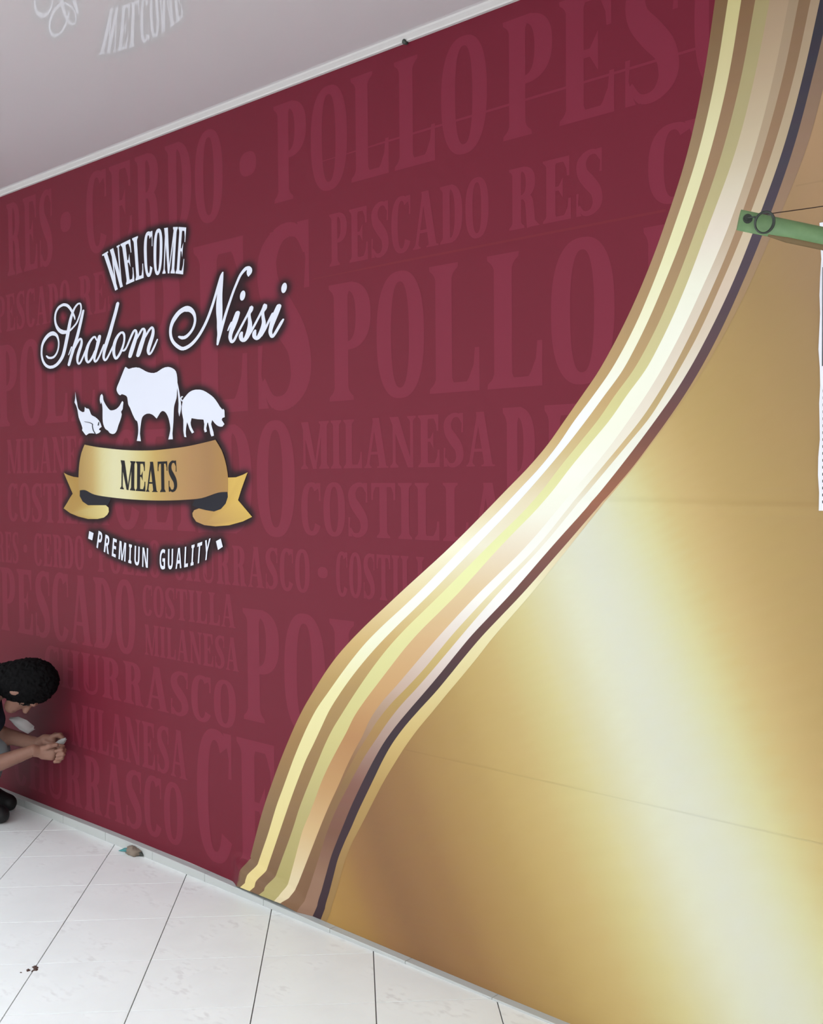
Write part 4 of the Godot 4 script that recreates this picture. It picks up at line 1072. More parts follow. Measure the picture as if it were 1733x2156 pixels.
	for s in STRIPES.size():
		T = []
		C = []
		for j in rows.size() - 1:
			for h in 2:
				var v0 := lerpf(rows[j], rows[j + 1], h * 0.5)
				var v1 := lerpf(rows[j], rows[j + 1], h * 0.5 + 0.5)
				var q := [field_point(v0, stripe_edge(s, v0), stripe_edge(s + 1, v0), 0.0), field_point(v0, stripe_edge(s, v0), stripe_edge(s + 1, v0), 1.0), field_point(v1, stripe_edge(s, v1), stripe_edge(s + 1, v1), 1.0), field_point(v1, stripe_edge(s, v1), stripe_edge(s + 1, v1), 0.0)]
				for k in [0, 1, 2, 0, 2, 3]:
					T.append(q[k])
					C.append(stripe_ink(s, v0 if k < 2 else v1))
		obj("stripe", print_mesh(T, STRIPE_Z, C), M.color_print, band)
	# seams where one width of vinyl overlaps the next
	for v in [2.523, 2.15, 0.655]:
		obj("vinyl_seam", seam(v, false), M.gold_print, root)
		if v > 1.0:
			obj("vinyl_seam", seam(v, true), M.seam_print if v < 2.4 else M.word_print, root)
	# the emblem
	root.add_child(emblem)
	for p in pieces:
		var lists: Array = p[1] if p[1][0] is Array else [p[1]]
		T = []
		for L in lists:
			T.append_array(L)
		if p[1][0] is Array:
			T = union_bands(T, 0.0011, false)
		C = []
		if p[2] == M.color_print:
			for q in T:
				C.append(banner_ink(q.x, p[0] == "ribbon_tail"))
		var shown := obj(p[0], print_mesh(T, laid, C), p[2], emblem)
		if LOOKS.has(p[0]):
			shown.set_meta("label", LOOKS[p[0]])
		laid += 0.00015


# union of overlapping triangles, cut into level bands of trapezoids so that nothing lies twice in one plane
func union_bands(T: Array, step: float, own_levels: bool) -> Array:
	var lo := 1e9
	var hi := -1e9
	var levels: Array = []
	for p in T:
		lo = minf(lo, p.y)
		hi = maxf(hi, p.y)
		if own_levels:
			levels.append(p.y)
	var n := ceili((hi - lo) / step)
	for i in n + 1:
		levels.append(lo + (hi - lo) * i / n)
	levels.sort()
	var Y: Array = [levels[0]]
	for y in levels:
		if y - Y[Y.size() - 1] > step * 0.04:
			Y.append(y)
	# two levels just inside every band, and the merged spans on each
	var rows: Array = []
	for i in (Y.size() - 1) * 2:
		rows.append([])
	for i in range(0, T.size(), 3):
		var y0 := minf(T[i].y, minf(T[i + 1].y, T[i + 2].y))
		var y1 := maxf(T[i].y, maxf(T[i + 1].y, T[i + 2].y))
		for b in range(maxi(0, Y.bsearch(y0) - 1), Y.size() - 1):
			if Y[b] > y1:
				break
			for e in 2:
				var y: float = lerpf(Y[b], Y[b + 1], 0.03 if e == 0 else 0.97)
				if y >= y0 and y <= y1:
					rows[b * 2 + e].append(level_span(T, i, y))
	for L in rows:
		L.sort_custom(func(p: Vector2, q: Vector2) -> bool: return p.x < q.x)
		var k := 0
		while k + 1 < L.size():
			if L[k + 1].x <= L[k].y + 2e-5:
				L[k] = Vector2(L[k].x, maxf(L[k].y, L[k + 1].y))
				L.remove_at(k + 1)
			else:
				k += 1
	var out: Array = []
	for b in Y.size() - 1:
		var A: Array = rows[b * 2]
		var B: Array = rows[b * 2 + 1]
		var ok := A.size() == B.size()
		if ok:
			for k in A.size():
				ok = ok and A[k].x <= B[k].y and B[k].x <= A[k].y
		var mid: float = (Y[b] + Y[b + 1]) / 2.0
		var slabs := [[A, B, Y[b], Y[b + 1]]] if ok else [[A, A, Y[b], mid], [B, B, mid, Y[b + 1]]]
		for z in slabs:
			for k in z[0].size():
				var q := [Vector2(z[0][k].x, z[2]), Vector2(z[0][k].y, z[2]), Vector2(z[1][k].y, z[3]), Vector2(z[1][k].x, z[3])]
				out.append_array([q[0], q[1], q[2], q[0], q[2], q[3]])
	return out


func level_span(T: Array, i: int, y: float) -> Vector2:
	var a := 1e9
	var b := -1e9
	for k in 3:
		var p: Vector2 = T[i + k]
		var q: Vector2 = T[i + (k + 1) % 3]
		if (p.y <= y and q.y >= y) or (p.y >= y and q.y <= y):
			var d := q.y - p.y
			if absf(d) < 1e-9:
				a = minf(a, minf(p.x, q.x))
				b = maxf(b, maxf(p.x, q.x))
			else:
				var x := p.x + (q.x - p.x) * (y - p.y) / d
				a = minf(a, x)
				b = maxf(b, x)
	return Vector2(a, b)


func field_point(v: float, ua: float, ub: float, s: float) -> Vector2:
	var u := lerpf(ua, ub, s)
	if v >= 0.058:
		return Vector2(u, v)
	return Vector2(u, lerpf(foot_of(u), 0.058, v / 0.058))


func seam(v: float, on_red: bool) -> ArrayMesh:
	var T: Array = []
	var C: Array = []
	var u0 := -2.62 if on_red else stripe_edge(10, v) + 0.01
	var u1 := stripe_edge(0, v) - 0.01 if on_red else 0.4
	for i in 24:
		var a := lerpf(u0, u1, i / 24.0)
		var b := lerpf(u0, u1, (i + 1) / 24.0)
		var wide := 0.004 * smoothstep(0.0, 0.3, i / 24.0) + 0.0025 if on_red else 0.004
		var q := [Vector2(a, v), Vector2(b, v), Vector2(b, v + wide), Vector2(a, v + wide)]
		for k in [0, 1, 2, 0, 2, 3]:
			T.append(q[k])
			if not on_red:
				C.append(gold_at(q[k]) * 0.93)
	return print_mesh(T, PANEL_Z + 0.0004, C)


func stripe_ink(s: int, v: float) -> Color:
	var L: Array = STRIPES[s]
	if v <= L[0][0]:
		return ink(L[0][1], L[0][2], L[0][3])
	for i in L.size() - 1:
		var a: Array = L[i]
		var b: Array = L[i + 1]
		if v <= b[0]:
			var t: float = (v - a[0]) / (b[0] - a[0])
			return ink(lerpf(a[1], b[1], t), lerpf(a[2], b[2], t), lerpf(a[3], b[3], t))
	var z: Array = L[L.size() - 1]
	return ink(z[1], z[2], z[3])


# the gold is printed as one slanting metallic gradient: stops along its direction
func gold_at(p: Vector2) -> Color:
	var s := p.x + 0.52 * p.y + 0.02 * sin(p.y * 3.0)
	if s <= GOLD[0][0]:
		return ink(GOLD[0][1], GOLD[0][2], GOLD[0][3])
	for i in GOLD.size() - 1:
		var a: Array = GOLD[i]
		var b: Array = GOLD[i + 1]
		if s <= b[0]:
			var t: float = smoothstep(0.0, 1.0, (s - a[0]) / (b[0] - a[0])) * 0.5 + 0.5 * (s - a[0]) / (b[0] - a[0])
			return ink(lerpf(a[1], b[1], t), lerpf(a[2], b[2], t), lerpf(a[3], b[3], t))
	var z: Array = GOLD[GOLD.size() - 1]
	return ink(z[1], z[2], z[3])


func banner() -> Array:
	var T: Array = []
	var n := 40
	var m := 10
	var at := func(L: Array, s: float) -> Vector2:
		var f := s * (L.size() - 1)
		var i := mini(int(f), L.size() - 2)
		return L[i].cubic_interpolate(L[i + 1], L[max(i - 1, 0)], L[min(i + 2, L.size() - 1)], f - i)
	var pt := func(s: float, t: float) -> Vector2:
		var lo: Vector2 = at.call(BANNER_BOTTOM, s)
		var hi: Vector2 = at.call(BANNER_TOP, s)
		var le: Vector2 = at.call(BANNER_LEFT, t)
		var ri: Vector2 = at.call(BANNER_RIGHT, t)
		var corner: Vector2 = BANNER_BOTTOM[0].lerp(BANNER_BOTTOM[BANNER_BOTTOM.size() - 1], s).lerp(BANNER_TOP[0].lerp(BANNER_TOP[BANNER_TOP.size() - 1], s), t)
		return lo.lerp(hi, t) + le.lerp(ri, s) - corner
	for i in n:
		for j in m:
			var q := [pt.call(float(i) / n, float(j) / m), pt.call((i + 1.0) / n, float(j) / m), pt.call((i + 1.0) / n, (j + 1.0) / m), pt.call(float(i) / n, (j + 1.0) / m)]
			T.append_array([q[0], q[1], q[2], q[0], q[2], q[3]])
	return T


func banner_ink(u: float, tail: bool) -> Color:
	var stops := BANNER_TAIL_INK if tail else BANNER_INK
	if u <= stops[0][0]:
		return ink(stops[0][1], stops[0][2], stops[0][3])
	for i in stops.size() - 1:
		var a: Array = stops[i]
		var b: Array = stops[i + 1]
		if u <= b[0]:
			var t: float = (u - a[0]) / (b[0] - a[0])
			return ink(lerpf(a[1], b[1], t), lerpf(a[2], b[2], t), lerpf(a[3], b[3], t))
	var z: Array = stops[stops.size() - 1]
	return ink(z[1], z[2], z[3])


# the soft black outline printed round the emblem, as ink density over the red print
func printed_halo() -> ImageTexture:
	var w := 660
	var h := 495
	var A := PackedFloat32Array()
	A.resize(w * h)
	for i in range(0, emblem_triangles.size(), 3):
		var P: Array = []
		for k in 3:
			var p: Vector2 = emblem_triangles[i + k]
			P.append(Vector2((p.x - HALO_U0) / (HALO_U1 - HALO_U0) * w, (HALO_V1 - p.y) / (HALO_V1 - HALO_V0) * h))
		var y0 := maxi(0, int(minf(P[0].y, minf(P[1].y, P[2].y))))
		var y1 := mini(h - 1, int(maxf(P[0].y, maxf(P[1].y, P[2].y))))
		for y in range(y0, y1 + 1):
			var yy := clampf(y + 0.5, minf(P[0].y, minf(P[1].y, P[2].y)), maxf(P[0].y, maxf(P[1].y, P[2].y)))
			var xa := 1e9
			var xb := -1e9
			for k in 3:
				var a: Vector2 = P[k]
				var b: Vector2 = P[(k + 1) % 3]
				if (a.y <= yy) != (b.y <= yy) or a.y == yy:
					var x := a.x if a.y == b.y else a.x + (b.x - a.x) * (yy - a.y) / (b.y - a.y)
					xa = minf(xa, x)
					xb = maxf(xb, x)
			if xb >= xa:
				for x in range(maxi(0, int(xa)), mini(w - 1, int(xb)) + 1):
					A[y * w + x] = 1.0
	# grow by a few centimetres and soften (wider along the wall, as the print was drawn)
	for pass_ in 3:
		A = blur(A, w, h, 7 if pass_ < 2 else 6, true)
		A = blur(A, w, h, 5 if pass_ < 2 else 4, false)
		if pass_ == 0:
			for i in A.size():
				A[i] = minf(1.0, A[i] * 5.0)
	var im := Image.create(w, h, false, Image.FORMAT_RGB8)
	var black := Color(0.34, 0.46, 0.46)
	for y in h:
		for x in w:
			var edge := minf(minf(x, w - 1 - x), minf(y, h - 1 - y))
			var d := smoothstep(0.03, 0.85, A[y * w + x]) * clampf(edge / 6.0, 0.0, 1.0)
			im.set_pixel(x, y, Color.WHITE.lerp(black, d))
	return ImageTexture.create_from_image(im)


func blur(A: PackedFloat32Array, w: int, h: int, r: int, level: bool) -> PackedFloat32Array:
	var B := PackedFloat32Array()
	B.resize(w * h)
	var n := w if level else h
	var lines := h if level else w
	var step := 1 if level else w
	var inv := 1.0 / (2 * r + 1)
	for l in lines:
		var o := l * w if level else l
		var s := 0.0
		for k in r:
			s += A[o + k * step]
		for i in n:
			if i + r < n:
				s += A[o + (i + r) * step]
			if i - r - 1 >= 0:
				s -= A[o + (i - r - 1) * step]
			B[o + i * step] = s * inv
	return B


# ------------------------------------------------------------------ things by the wall
func notice_sheet() -> void:
	var root := thing("notice_sheet", "white paper notice with dark picture and rows of print at the mural's right edge", "notice", Vector3(-0.9444, 1.4157, 0.004))
	var w := 0.32
	var h := 0.6427
	var st := begin()
	st.set_smooth_group(0)
	var nx := 6
	var ny := 16
	var pt := func(i: int, j: int) -> Vector3:
		var x := w * i / nx
		return Vector3(x + 0.0016 * sin(j * 1.9) * (1.0 if i == 0 else 0.0), h * j / ny, 0.003 + 0.003 * sin(j * 0.8 + i * 0.5))
	for i in nx:
		for j in ny:
			quad_facing(st, [pt.call(i, j), pt.call(i + 1, j), pt.call(i + 1, j + 1), pt.call(i, j + 1)], Vector3(0, 0, 1))
	obj("sheet", done(st), M.paper, root)
	obj("picture", box_mesh(Vector3(w - 0.012, 0.5428 - 0.3234, 0.0008)), M.picture, root, Vector3(w / 2.0 + 0.0015, (0.3234 + 0.5428) / 2.0, 0.0075))
	var y := 0.02
	while y < 0.3234 - 0.05:
		obj("text_row", box_mesh(Vector3(w - 0.012, 0.0062, 0.0006)), M.ink, root, Vector3(w / 2.0 + 0.0035, y, 0.0072))
		y += 0.0155


func bracket_pipe() -> void:
	var a: Vector3 = Vector3(-0.9588, 2.0034, 0.3812)
	var b: Vector3 = Vector3(-0.5354, 1.8807, 0)
	var root := thing("bracket_pipe", "pale green painted pipe with a wire ring, jutting out in front of the mural", "pipe", a)
	var d := (b - a).normalized()
	var length := (b - a).length()
	var r := 0.0197
	var side := d.cross(Vector3.UP).normalized()
	var up := side.cross(d).normalized()
	# tube whose free end is pressed flat
	var st := begin()
	st.set_smooth_group(0)
	var sides := 28
	var rings: Array = []
	var stations := [0.0, 0.015, 0.03, 0.045, 0.06, 0.075, 0.09, 0.12, length * 0.5, length]
	for t in stations:
		var f := smoothstep(0.035, 0.10, t)
		var ring: Array = []
		for k in sides:
			var g := TAU * k / sides
			ring.append(d * t + up * sin(g) * r * lerpf(1.06, 1.0, f) + side * cos(g) * r * lerpf(0.30, 1.0, f))
		rings.append(ring)
	for i in rings.size() - 1:
		for k in sides:
			var k2 := (k + 1) % sides
			var c: Vector3 = d * (stations[i] + stations[i + 1]) / 2.0
			var mid: Vector3 = (rings[i][k] + rings[i + 1][k2]) / 2.0
			quad_facing(st, [rings[i][k], rings[i][k2], rings[i + 1][k2], rings[i + 1][k]], mid - c)
	st.set_smooth_group(-1)
	for k in sides:
		tri_facing(st, Vector3.ZERO, rings[0][k], rings[0][(k + 1) % sides], -d)
	obj("pipe", done(st), M.green_paint, root)
	# bolt through the flattened end, with worn dark paint round it
	st = begin()
	var face := side if side.z > 0 else -side
	var hole := d * 0.013 + up * 0.004
	add_tube(st, [hole + face * r * 0.26, hole + face * (r * 0.30 + 0.004)], [0.0065, 0.0055], 6)
	obj("bolt", done(st), M.dark_metal, root)
	st = begin()
	add_tube(st, [hole + d * 0.002 + face * r * 0.25, hole + d * 0.002 + face * (r * 0.30 + 0.0012)], [0.0095, 0.0095], 14)
	obj("washer", done(st), M.dark_metal, root)
	# wire ring hanging round the end, twisted twice
	st = begin()
	var c := d * 0.044 - up * 0.002 + face * (r + 0.004)
	for w in 2:
		var path: Array = []
		var radii: Array = []
		for k in 41:
			var g := TAU * k / 40.0
			var rr := r * (0.86 + 0.05 * w)
			path.append(c + d * cos(g) * rr + up * sin(g) * rr * 1.16 + face * (0.004 * sin(g + w) + 0.0025 * w))
			radii.append(0.0019)
		add_tube(st, path, radii, 8, false)
	add_tube(st, [hole + face * 0.012, hole + d * 0.012 + up * 0.003 + face * 0.018, c - d * r * 0.88], [0.0017, 0.0017, 0.0017], 8)
	obj("wire_ring", done(st), M.dark_metal, root)
	# brown strip standing in for the shade along the pipe's underside
	st = begin()
	var lo: Array = []
	for t in [0.062, 0.10, length * 0.5, length]:
		lo.append(d * t - up * (r * 0.92) + face * r * 0.15)
	add_tube(st, lo, [0.003, 0.0075, 0.0078, 0.0078], 10)
	obj("underside_shade", done(st), M.shade_brown, root)
	# plate that fixes it to the wall
	st = begin()
	add_box(st, b - a + Vector3(0, 0, 0.006 - b.z), Vector3(0.13, 0.13, 0.012), 0.003)
	obj("wall_plate", done(st), M.green_paint, root)


func stay_wire() -> void:
	var a: Vector3 = Vector3(-0.9504, 2.028, 0.291)
	var b: Vector3 = Vector3(-0.6785, 2.0969, 0)
	var st := begin()
	var path: Array = []
	var radii: Array = []
	for k in 13:
		var t := k / 12.0
		path.append((b - a) * t - Vector3(0, 0.004 * sin(PI * t), 0))
		radii.append(0.0011)
	add_tube(st, path, radii, 6)
	var o := obj("stay_wire", done(st), M.wire, self, a)
	tag(o, "thin dark wire running from the green pipe's end up to the right", "wire")


func floor_litter() -> void:
	var at: Vector3 = Vector3(-3.6709, 0, 0.0422)
	var root := thing("crumpled_rag", "small crumpled brown scrap with a teal tip lying against the white skirting", "scrap", at)
	var n := FastNoiseLite.new()
	n.seed = 5
	n.frequency = 26.0
	var st := begin()
	st.set_smooth_group(0)
	var pt := func(i: int, j: int) -> Vector3:
		var a := TAU * i / 22.0
		var e := PI * j / 11.0
		var dir := Vector3(cos(a) * sin(e), cos(e), sin(a) * sin(e))
		var q := 1.0 + 0.55 * n.get_noise_3dv(dir * 0.05)
		var p := dir * q * Vector3(0.040, 0.017, 0.024)
		p.y = maxf(p.y + 0.013, 0.0006)
		return p
	for i in 22:
		for j in 11:
			var q := [pt.call(i, j), pt.call((i + 1) % 22, j), pt.call((i + 1) % 22, j + 1), pt.call(i, j + 1)]
			quad_facing(st, q, q[0] + q[2] - Vector3(0, 0.024, 0))
	obj("cloth", done(st), M.rag, root)
	st = begin()
	add_tube(st, [Vector3(-0.026, 0.014, 0.004), Vector3(-0.045, 0.011, 0.009), Vector3(-0.062, 0.006, 0.014), Vector3(-0.078, 0.002, 0.018)], [0.007, 0.008, 0.0045, 0.001], 8)
	obj("teal_tip", done(st), M.teal, root)
	st = begin()
	add_tube(st, [Vector3(0.024, 0.010, -0.002), Vector3(0.044, 0.010, -0.008), Vector3(0.056, 0.006, -0.008)], [0.009, 0.007, 0.002], 8)
	obj("frayed_end", done(st), M.dark_metal, root)
	# crumbs of dried dirt in the joint
	var g: Vector3 = Vector3(-3.0314, 0, 0.8085)
	var heap := thing("dirt_crumbs", "dark crumbs of dirt on a tile joint in the floor's lower left corner", "dirt", g)
	for k in 9:
		st = begin()
		st.set_smooth_group(-1)
		var c := Vector3(rng.randf_range(-0.014, 0.014), 0.0, rng.randf_range(-0.014, 0.014))
		if k > 6:
			c *= 3.4
		var r := rng.randf_range(0.003, 0.0075) * (1.5 if k < 6 else 1.0)
		var top := c + Vector3(0, r * 0.6, 0)
		for i in 7:
			var p := c + Vector3(cos(TAU * i / 7.0), 0, sin(TAU * i / 7.0)) * r * (0.8 + 0.3 * sin(i * 2.1 + k))
			var q := c + Vector3(cos(TAU * (i + 1) / 7.0), 0, sin(TAU * (i + 1) / 7.0)) * r * (0.8 + 0.3 * sin(((i + 1) % 7) * 2.1 + k))
			tri_facing(st, p, q, top, Vector3.UP)
			tri_facing(st, p, q, c, Vector3.DOWN)
		obj("crumb", done(st), M.wire, heap)


# ------------------------------------------------------------------ the person
# distance-field modelling: bones are [from, to, radius from, radius to]
func field(p: Vector3, bones: Array, k: float) -> float:
	var d := 1e3
	for b in bones:
		var e: float
		if b.size() == 5:                                 # ellipsoid [centre, radii, basis, 0, 0]
			var q: Vector3 = b[2].inverse() * (p - b[0])
			var s := Vector3(q.x / b[1].x, q.y / b[1].y, q.z / b[1].z)
			var l := s.length()
			e = (l - 1.0) * minf(b[1].x, minf(b[1].y, b[1].z)) if l < 0.3 else l * (l - 1.0) / maxf(1e-6, Vector3(s.x / b[1].x, s.y / b[1].y, s.z / b[1].z).length())
		else:
			var ab: Vector3 = b[1] - b[0]
			var t := clampf((p - b[0]).dot(ab) / maxf(ab.length_squared(), 1e-9), 0.0, 1.0)
			e = (p - b[0] - ab * t).length() - lerpf(b[2], b[3], t)
		if e < d + k:
			var h := clampf(0.5 + 0.5 * (d - e) / k, 0.0, 1.0)
			d = lerpf(d, e, h) - k * h * (1.0 - h)
	return d


func skin_field(st: SurfaceTool, bones: Array, cell: float, k: float, bump: FastNoiseLite = null, bump_size := 0.0, cut = null) -> void:
	var lo := Vector3(1e9, 1e9, 1e9)
	var hi := -lo
	for b in bones:
		if b.size() == 5:
			var m: float = maxf(b[1].x, maxf(b[1].y, b[1].z)) + 0.03
			lo = lo.min(b[0] - Vector3.ONE * m)
			hi = hi.max(b[0] + Vector3.ONE * m)
		else:
			for e in 2:
				lo = lo.min(b[e] - Vector3.ONE * (b[2 + e] + 0.03))
				hi = hi.max(b[e] + Vector3.ONE * (b[2 + e] + 0.03))
	var n := Vector3i(((hi - lo) / cell).ceil()) + Vector3i.ONE
	var F := PackedFloat32Array()
	F.resize(n.x * n.y * n.z)
	# coarse pass skips blocks that are far from every bone
	var B := 4
	for bz in range(0, n.z, B):
		for by in range(0, n.y, B):
			for bx in range(0, n.x, B):
				var mid := lo + Vector3(bx + B / 2.0, by + B / 2.0, bz + B / 2.0) * cell
				var far := field(mid, bones, k)
				var skip := absf(far) > cell * B * 1.1 + k * 0.5 + bump_size
				for z in range(bz, mini(bz + B, n.z)):
					for y in range(by, mini(by + B, n.y)):
						for x in range(bx, mini(bx + B, n.x)):
							var i := (z * n.y + y) * n.x + x
							if skip:
								F[i] = far
								continue
							var p := lo + Vector3(x, y, z) * cell
							var d := field(p, bones, k)
							if bump:
								d += bump.get_noise_3dv(p) * bump_size
							if cut:
								d = maxf(d, float(cut.call(p)))
							F[i] = d
	var idx := {}
	var V := PackedVector3Array()
	var o8: Array = []
	for c in 8:
		o8.append(((c >> 2) * n.y + ((c >> 1) & 1)) * n.x + (c & 1))
	for z in n.z - 1:
		for y in n.y - 1:
			for x in n.x - 1:
				var i := (z * n.y + y) * n.x + x
				var neg := 0
				for c in 8:
					if F[i + o8[c]] < 0.0:
						neg += 1
				if neg == 0 or neg == 8:
					continue
				var sum := Vector3.ZERO
				var cnt := 0
				for e in [[0, 1], [2, 3], [4, 5], [6, 7], [0, 2], [1, 3], [4, 6], [5, 7], [0, 4], [1, 5], [2, 6], [3, 7]]:
					var fa := F[i + o8[e[0]]]
					var fb := F[i + o8[e[1]]]
					if (fa < 0.0) != (fb < 0.0):
						var pa := Vector3(e[0] & 1, (e[0] >> 1) & 1, e[0] >> 2)
						var pb := Vector3(e[1] & 1, (e[1] >> 1) & 1, e[1] >> 2)
						sum += pa.lerp(pb, fa / (fa - fb))
						cnt += 1
				idx[i] = V.size()
				V.append(lo + (Vector3(x, y, z) + sum / cnt) * cell)
	st.set_smooth_group(0)
	var s3 := [1, n.x, n.x * n.y]
	for z in range(1, n.z - 1):
		for y in range(1, n.y - 1):
			for x in range(1, n.x - 1):
				var i := (z * n.y + y) * n.x + x
				for ax in 3:
					var a := F[i] < 0.0
					if a == (F[i + s3[ax]] < 0.0):
						continue
					var p: int = s3[(ax + 1) % 3]
					var q: int = s3[(ax + 2) % 3]
					var ids := [i, i - p, i - p - q, i - q]
					if idx.has(ids[0]) and idx.has(ids[1]) and idx.has(ids[2]) and idx.has(ids[3]):
						var nn := Vector3.ZERO
						nn[ax] = 1.0 if a else -1.0
						quad_facing(st, [V[idx[ids[0]]], V[idx[ids[1]]], V[idx[ids[2]]], V[idx[ids[3]]]], nn)


func person() -> void:
	var root := thing("person", "person with short black hair and dark shirt, crouched with bowed head beside the mural", "person", Vector3(-4.532, 0, 0.2644))
	var r := Vector3(0.7386, 0, -0.6742)          # the way he faces
	var y := Vector3.UP
	var f := Vector3(-0.6743, 0, -0.7384)          # across him, towards the wall
	var head := Vector3(0.2861, 0.6325, -0.0849)
	var neck := Vector3(0.1321, 0.6017, 0.003)
	var back := Vector3(0.0678, 0.6495, -0.0082)
	var chest := Vector3(-0.0027, 0.5148, 0.0623)
	var belly := Vector3(0.074, 0.4627, -0.0054)
	var pelvis := Vector3(-0.2272, 0.3062, 0.1955)
	var rsh := Vector3(0.2148, 0.5488, 0.106)
	var lsh := Vector3(-0.1053, 0.5056, -0.0604)
	var rel := Vector3(0.2099, 0.2785, 0.1498)
	var rwr := Vector3(0.3397, 0.3582, -0.0807)
	var rha := Vector3(0.3731, 0.3466, -0.1378)
	var lel := Vector3(-0.021, 0.4011, -0.0243)
	var lwr := Vector3(0.2519, 0.3588, -0.1496)
	var lha := Vector3(0.2787, 0.3745, -0.1883)
	var rhip := Vector3(-0.0972, 0.3064, 0.2393)
	var rkn := Vector3(0.0854, 0.3251, -0.0096)
	var ran := Vector3(0, 0.085, 0)
	var rto := Vector3(0.079, 0.035, -0.0578)
	var lhip := Vector3(-0.3207, 0.2594, 0.1475)
	var lkn := Vector3(-0.0783, 0.2729, -0.1017)
	var lan := Vector3(-0.1514, 0.085, -0.1058)
	var lto := Vector3(-0.0587, 0.035, -0.1627)
	var cr := (r * 0.97 + y * 0.12).normalized()       # neck to crown: the head is bowed
	var fc := (r * 0.14 - y * 0.98).normalized()       # the way the face looks
	var hb := Basis(cr, fc, f)
	# ---- one continuous body: trunk, limbs, then head and hands on finer grids
	var st := begin()
	var trunk := [[neck, chest, 0.06, 0.125], [chest, pelvis, 0.125, 0.13], [neck, rsh, 0.05, 0.062], [neck, lsh, 0.05, 0.062], [back, chest, 0.07, 0.11], [belly, chest, 0.07, 0.10],
		[rsh, rel, 0.056, 0.043], [rel, rwr, 0.044, 0.026], [lsh, lel, 0.056, 0.043], [lel, lwr, 0.044, 0.026],
		[rhip, rkn, 0.085, 0.058], [rkn, ran, 0.056, 0.037], [lhip, lkn, 0.085, 0.058], [lkn, lan, 0.056, 0.037], [ran, rto, 0.035, 0.028], [lan, lto, 0.035, 0.028]]
	skin_field(st, trunk, 0.013, 0.035)
	var skull := [[head, Vector3(0.104, 0.092, 0.076), hb, 0, 0], [head + fc * 0.045 - cr * 0.030, head + fc * 0.085 - cr * 0.078, 0.055, 0.030], [head - cr * 0.06 - fc * 0.02, neck, 0.056, 0.060],
		[head + fc * 0.088 + cr * 0.005, head + fc * 0.112 - cr * 0.022, 0.008, 0.013], [head + fc * 0.082 + cr * 0.028 + f * 0.03, head + fc * 0.082 + cr * 0.028 - f * 0.03, 0.013, 0.013],
		[head + fc * 0.092 - cr * 0.052 + f * 0.016, head + fc * 0.092 - cr * 0.052 - f * 0.016, 0.009, 0.009],
		[head + fc * 0.015 - cr * 0.02 - f * 0.078, Vector3(0.026, 0.015, 0.009), hb, 0, 0], [head + fc * 0.015 - cr * 0.02 + f * 0.078, Vector3(0.026, 0.015, 0.009), hb, 0, 0]]
	skin_field(st, skull, 0.0045, 0.010)
	# near hand: a loose fist, palm side turned to the viewer, thumb against the bent forefinger
	var rh := [[rwr, rha - r * 0.03, 0.026, 0.024], [rha - r * 0.03, rha + r * 0.012 + f * 0.006, 0.026, 0.025], [rha - r * 0.028 - y * 0.012, rha + r * 0.008 - y * 0.016, 0.020, 0.020]]
	var knuckles := [[0.022, 0.024, 1.0], [0.027, 0.008, 1.08], [0.024, -0.009, 1.0], [0.016, -0.025, 0.82]]
	for k in knuckles:
		var a: Vector3 = rha + r * k[0] + y * k[1] + f * 0.012
		var b: Vector3 = a + (r * 0.030 - y * 0.004 - f * 0.006) * k[2]
		var c: Vector3 = b + (r * 0.003 - y * 0.008 - f * 0.026) * k[2]
		var d: Vector3 = c + (-r * 0.020 - y * 0.003 - f * 0.004) * k[2]
		rh.append_array([[a, b, 0.0105, 0.0095], [b, c, 0.0095, 0.0088], [c, d, 0.0088, 0.0078]])
	var t0 := rha - r * 0.022 + y * 0.018 - f * 0.012
	var t1 := rha + r * 0.008 + y * 0.030 - f * 0.024
	var t2 := rha + r * 0.034 + y * 0.034 - f * 0.016
	rh.append_array([[t0, t1, 0.0135, 0.0105], [t1, t2, 0.0105, 0.0085]])
	skin_field(st, rh, 0.003, 0.005)
	# far hand: forefinger and thumb pinching a bit of backing paper, the other fingers curled
	var lh := [[lwr, lha - r * 0.02, 0.026, 0.022], [lha - r * 0.02, lha + r * 0.012, 0.022, 0.021]]
	var far := [[0.018, 0.016, 0.010, 1.0, 0.2], [0.020, 0.017, -0.008, 0.9, 0.9], [0.017, 0.014, -0.024, 0.8, 1.0], [0.010, 0.008, -0.036, 0.65, 1.1]]
	for k in far:
		var a: Vector3 = lha + r * k[0] + y * k[1] - f * k[2]
		var b: Vector3 = a + (r * 0.028 + y * 0.006 * (1.0 - k[4])) * k[3]
		var c: Vector3 = b + (r * 0.014 - y * (0.012 + 0.010 * k[4])) * k[3]
		var d: Vector3 = c + (r * (0.012 - 0.020 * k[4]) - y * 0.012) * k[3]
		lh.append_array([[a, b, 0.0105, 0.0092], [b, c, 0.0092, 0.0085], [c, d, 0.0085, 0.0075]])
	lh.append_array([[lha - r * 0.01 - y * 0.006 - f * 0.018, lha + r * 0.022 - y * 0.016 - f * 0.022, 0.0125, 0.0100], [lha + r * 0.022 - y * 0.016 - f * 0.022, lha + r * 0.050 - y * 0.014 - f * 0.012, 0.0100, 0.0080]])
	skin_field(st, lh, 0.003, 0.005)
	obj("body", done(st), M.skin, root)
	for sgn in [-1.0, 1.0]:
		st = begin()
		skin_field(st, [[head + fc * 0.080 + cr * 0.006 + f * 0.031 * sgn, Vector3(0.011, 0.010, 0.012), hb, 0, 0]], 0.004, 0.001)
		obj("eye", done(st), M.eye, root)
	# ---- hair: tufted cap, open over the face
	var tuft := FastNoiseLite.new()
	tuft.seed = 9
	tuft.frequency = 60.0
	tuft.fractal_octaves = 3
	st = begin()
